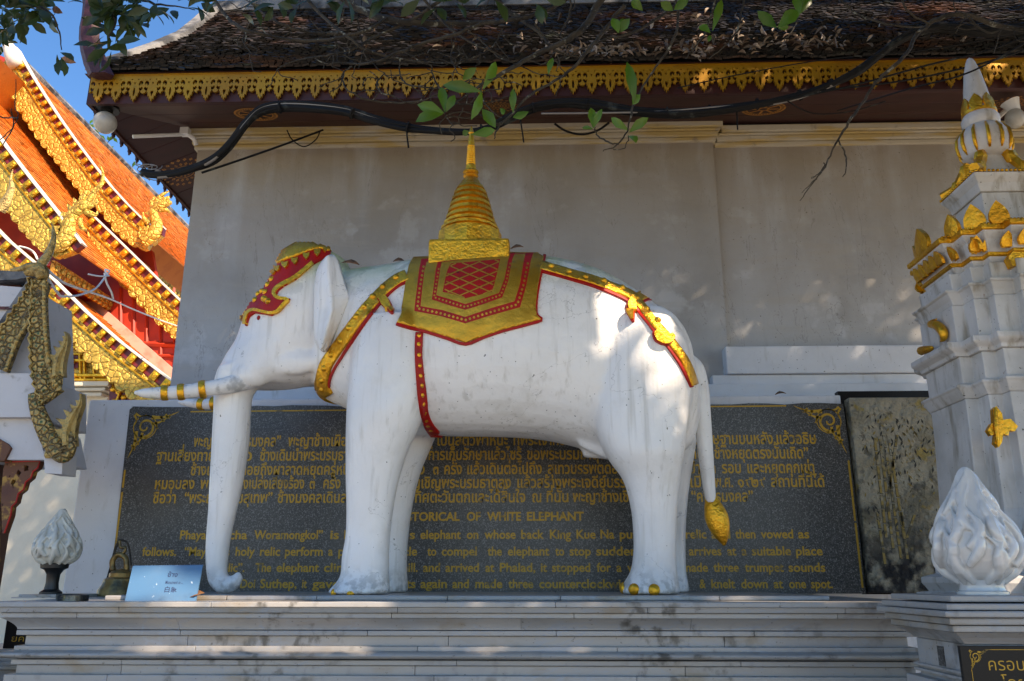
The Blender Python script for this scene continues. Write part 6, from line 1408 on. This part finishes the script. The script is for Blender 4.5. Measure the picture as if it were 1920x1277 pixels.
LV = [  # leaves seen one by one: base, tip, width (pixels)
 (832,212,785,197,26),(830,214,782,228,28),(834,210,828,166,20),(836,210,852,180,18),(902,172,834,160,26),(868,150,892,128,20),(905,168,928,118,22),(903,172,884,222,20),(904,205,928,238,24),
 (962,212,962,168,16),(962,220,990,210,16),(945,214,938,203,12),(884,252,926,244,20),(880,246,868,252,14),(1112,240,1108,204,18),(1113,240,1128,206,14),(1112,242,1092,240,10),(1190,194,1176,120,22),(1186,196,1200,178,18),
 (1180,245,1148,222,18),(1180,248,1214,222,20),(1178,255,1192,268,20),(1028,140,1036,110,14),(1160,62,1148,36,22),(1164,60,1180,36,20),(1166,58,1168,36,16),
 (1456,52,1422,22,24),(1458,52,1494,22,30),(1460,54,1478,50,12),(1500,26,1516,-10,22),(1498,30,1494,-14,22),(1336,58,1352,2,18),(1332,62,1312,50,18),(1332,66,1328,78,10),(1262,20,1240,5,20),(1264,18,1290,0,20),(1205,20,1185,2,20)]
for i, (x0, y0, x1, y1, wd) in enumerate(LV):
    Y = 3.68 + rnd.uniform(-.06,.06); p, q = at(x0,y0,Y), at(x1,y1,Y-rnd.uniform(-.04,.06)); d = q-p; L = d.length; b = MB()
    nrm = (CAM-p).normalized() + Vector((rnd.gauss(0,.25), rnd.gauss(0,.25), rnd.gauss(.2,.25))); leafmesh(b, p, d.normalized(), nrm.normalized(), L*1.06, wd/FPX*4.15*.92, rnd.random(), .35); b.build("leaf", M['leaf'], tree, smooth=True)
dk = MB()
CL2 = [(20,18,13),(55,14,12),(8,52,11),(32,55,9),(70,8,9),(45,32,8),(15,-5,9),(88,22,7),(40,-5,8),(0,10,8),(108,18,3),(112,98,4),(212,22,11),(236,30,11),(200,55,10),(250,15,9),(225,5,9),(214,84,6),(232,58,6),(258,45,5),(240,6,7),(270,8,6),(300,18,5),(322,8,5),(352,14,5),(198,92,4),(220,70,5),(195,25,6),(168,8,4),(452,24,3),(470,5,4),(520,8,4),(560,2,6),(600,0,6),(650,-4,6),(720,0,6),(790,-4,5),(850,2,5),(930,-6,5),(1010,-4,5),(290,-6,5),(372,4,4),(410,2,3),(700,18,3),(820,14,3),(5,85,3),(8,112,2)]
for cx_, cy_, n in CL2:
    Y = rnd.uniform(3.2,3.7)
    for k in range(n):
        a = rnd.uniform(0, 6.28); r_ = rnd.uniform(0, 14); p = at(cx_+r_*math.cos(a), cy_+r_*math.sin(a), Y+rnd.gauss(0,.06)); d = (RT*math.cos(a+rnd.gauss(0,.5)) + UP*(-math.sin(a)*.9-.15) + FW*rnd.gauss(0,.4)).normalized()
        leafmesh(dk, p, d, Vector((rnd.gauss(0,.6), rnd.gauss(-.6,.5), rnd.gauss(.5,.5))).normalized(), rnd.uniform(.08,.125), rnd.uniform(.040,.056), rnd.random(), .2)
dk.build("foliage", M['darkleaf'], tree, smooth=True)
for x0, y0, x1, y1 in ((116,108,143,118),(98,15,118,25),): 
    b = MB(); p, q = at(x0,y0,3.4), at(x1,y1,3.38); leafmesh(b, p, (q-p).normalized(), (CAM-p).normalized(), (q-p).length, .036, .6, .2); b.build("yellowed_leaf", M['dryleaf'], tree, smooth=True)
# bare shrub tops behind the temple ridge
for i, (cx_, cy_, s_) in enumerate(((160,235,1.0),(205,290,1.1),(245,335,1.0),(285,385,.8))):
    lab = ("thin leafy twigs above the orange ridge, left of the globe lamp", "thin twigs above the orange ridge just below the globe lamp", "bare thin twigs above the orange ridge, left of the cable tangle", "bare thin twigs on the ridge above the lower gold serpent head")[i]
    sh_ = thing("bare_shrub", lab, "shrub", at(cx_, cy_+60, 26), "shrubs behind the temple ridge"); b = MB(); lf = MB()
    for k in range(9):
        x, y = cx_+rnd.uniform(-14,14), cy_+30+rnd.uniform(0,12)+18; P = [at(x,y,26)]; a = -1.57+rnd.gauss(0,.5)
        for j in range(5): a += rnd.gauss(0,.35); x += math.cos(a)*11*s_; y += math.sin(a)*11*s_; P.append(at(x,y,26+rnd.gauss(0,.1)))
        b.tube(P, [.035,.03,.025,.02,.015,.008], 4)
        if i < 2:
            for j in range(5): pp = P[rnd.randrange(2,6)]; d = Vector((rnd.gauss(0,1),rnd.gauss(0,.5),rnd.gauss(0,1))).normalized(); quickleaf(lf, pp, d, d.cross(Vector((0,1,0.1))).normalized(), .26, .12, rnd.random())
    b.build("twigs", M['bark'], sh_)
    if lf.v: lf.build("leaves", M['leaf'], sh_)
# ================================================================ FALLEN LEAVES
lt = MB()
def on_roof(px, py):
    d = ray(px, py); t = Y0r/d.y
    for _ in range(30):
        p = CAM+d*t; s_ = (p.y-Y0r)/(Yr-Y0r); z = roof_pt(max(0,s_))[1]; t += (z-p.z)/ (d.z - (zr-ze)/(Yr-Y0r)*d.y) 
    return CAM+d*t
for _ in range(480):
    r_ = rnd.random()
    if r_ < .5: x, y = rnd.uniform(1010,1330), 113+rnd.gauss(-3,6)-(rnd.uniform(1010,1330)-1170)*.012
    elif r_ < .8: x, y = rnd.uniform(1300,1580), 90+rnd.gauss(0,14)
    else: x, y = rnd.uniform(680,1900), rnd.uniform(30,118)
    p = on_roof(x, min(y, 119)); p = p + Vector((0,-.02,.03+abs(rnd.gauss(0,.012)))); d = Vector((rnd.gauss(0,1), rnd.gauss(0,.6), rnd.gauss(0,.5))).normalized()
    leafmesh(lt, p, d, Vector((rnd.gauss(0,.5), -.4+rnd.gauss(0,.5), 1)).normalized(), rnd.uniform(.05,.11), rnd.uniform(.025,.045), rnd.random(), .8)
tag(lt.build("leaf_litter", M['litter']), "pale dry fallen leaves strewn over the lower rows of dark roof tiles", "dry leaves", None, "stuff")
def dry(label, p, d, nrm, L, wd):
    b = MB(); leafmesh(b, Vector(p), Vector(d).normalized(), Vector(nrm).normalized(), L, wd, rnd.random(), .35); o = b.build("dry_leaf", M['dryleaf'], None, smooth=True); tag(o, label, "dry leaf", "fallen dry leaves"); o.modifiers.new("thick", 'SOLIDIFY').thickness = .003
p = at(358,1127,4.38); dry("small curled brown leaf beside the lower right corner of the blue card", (p.x, 4.33, Zp+.008), (1,.2,.35), (0,-.6,1), .085, .05)
p = at(1450,737,6.1); dry("flat reddish brown leaf lying on top of the white stele", (p.x, 6.06, zt+.012), (1,.1,.12), (0,-.5,1), .085, .05)
def top_at(px):
    x = E(px, 490).x; h_ = BV.ray_cast(Vector((x, Y0-.10, 6)), Vector((0,0,-1))); return h_[0]
q = top_at(652); dry("long dark dry leaf on the elephant's neck behind the ear", q+Vector((0,-.06,-.022)), (1,0,-.12), (0,-.7,.7), .115, .05)
q = top_at(757); dry("dark curled leaf on the elephant's back just left of the saddle cloth", q+Vector((-.04,-.06,-.022)), (1,.1,.1), (0,-.7,.7), .07, .045)
q = top_at(958); dry("blackish curled leaf lying on the saddle cloth right of the gold block", q+Vector((0,-.05,.014)), (1,0,.15), (0,-.7,.7), .085, .045)
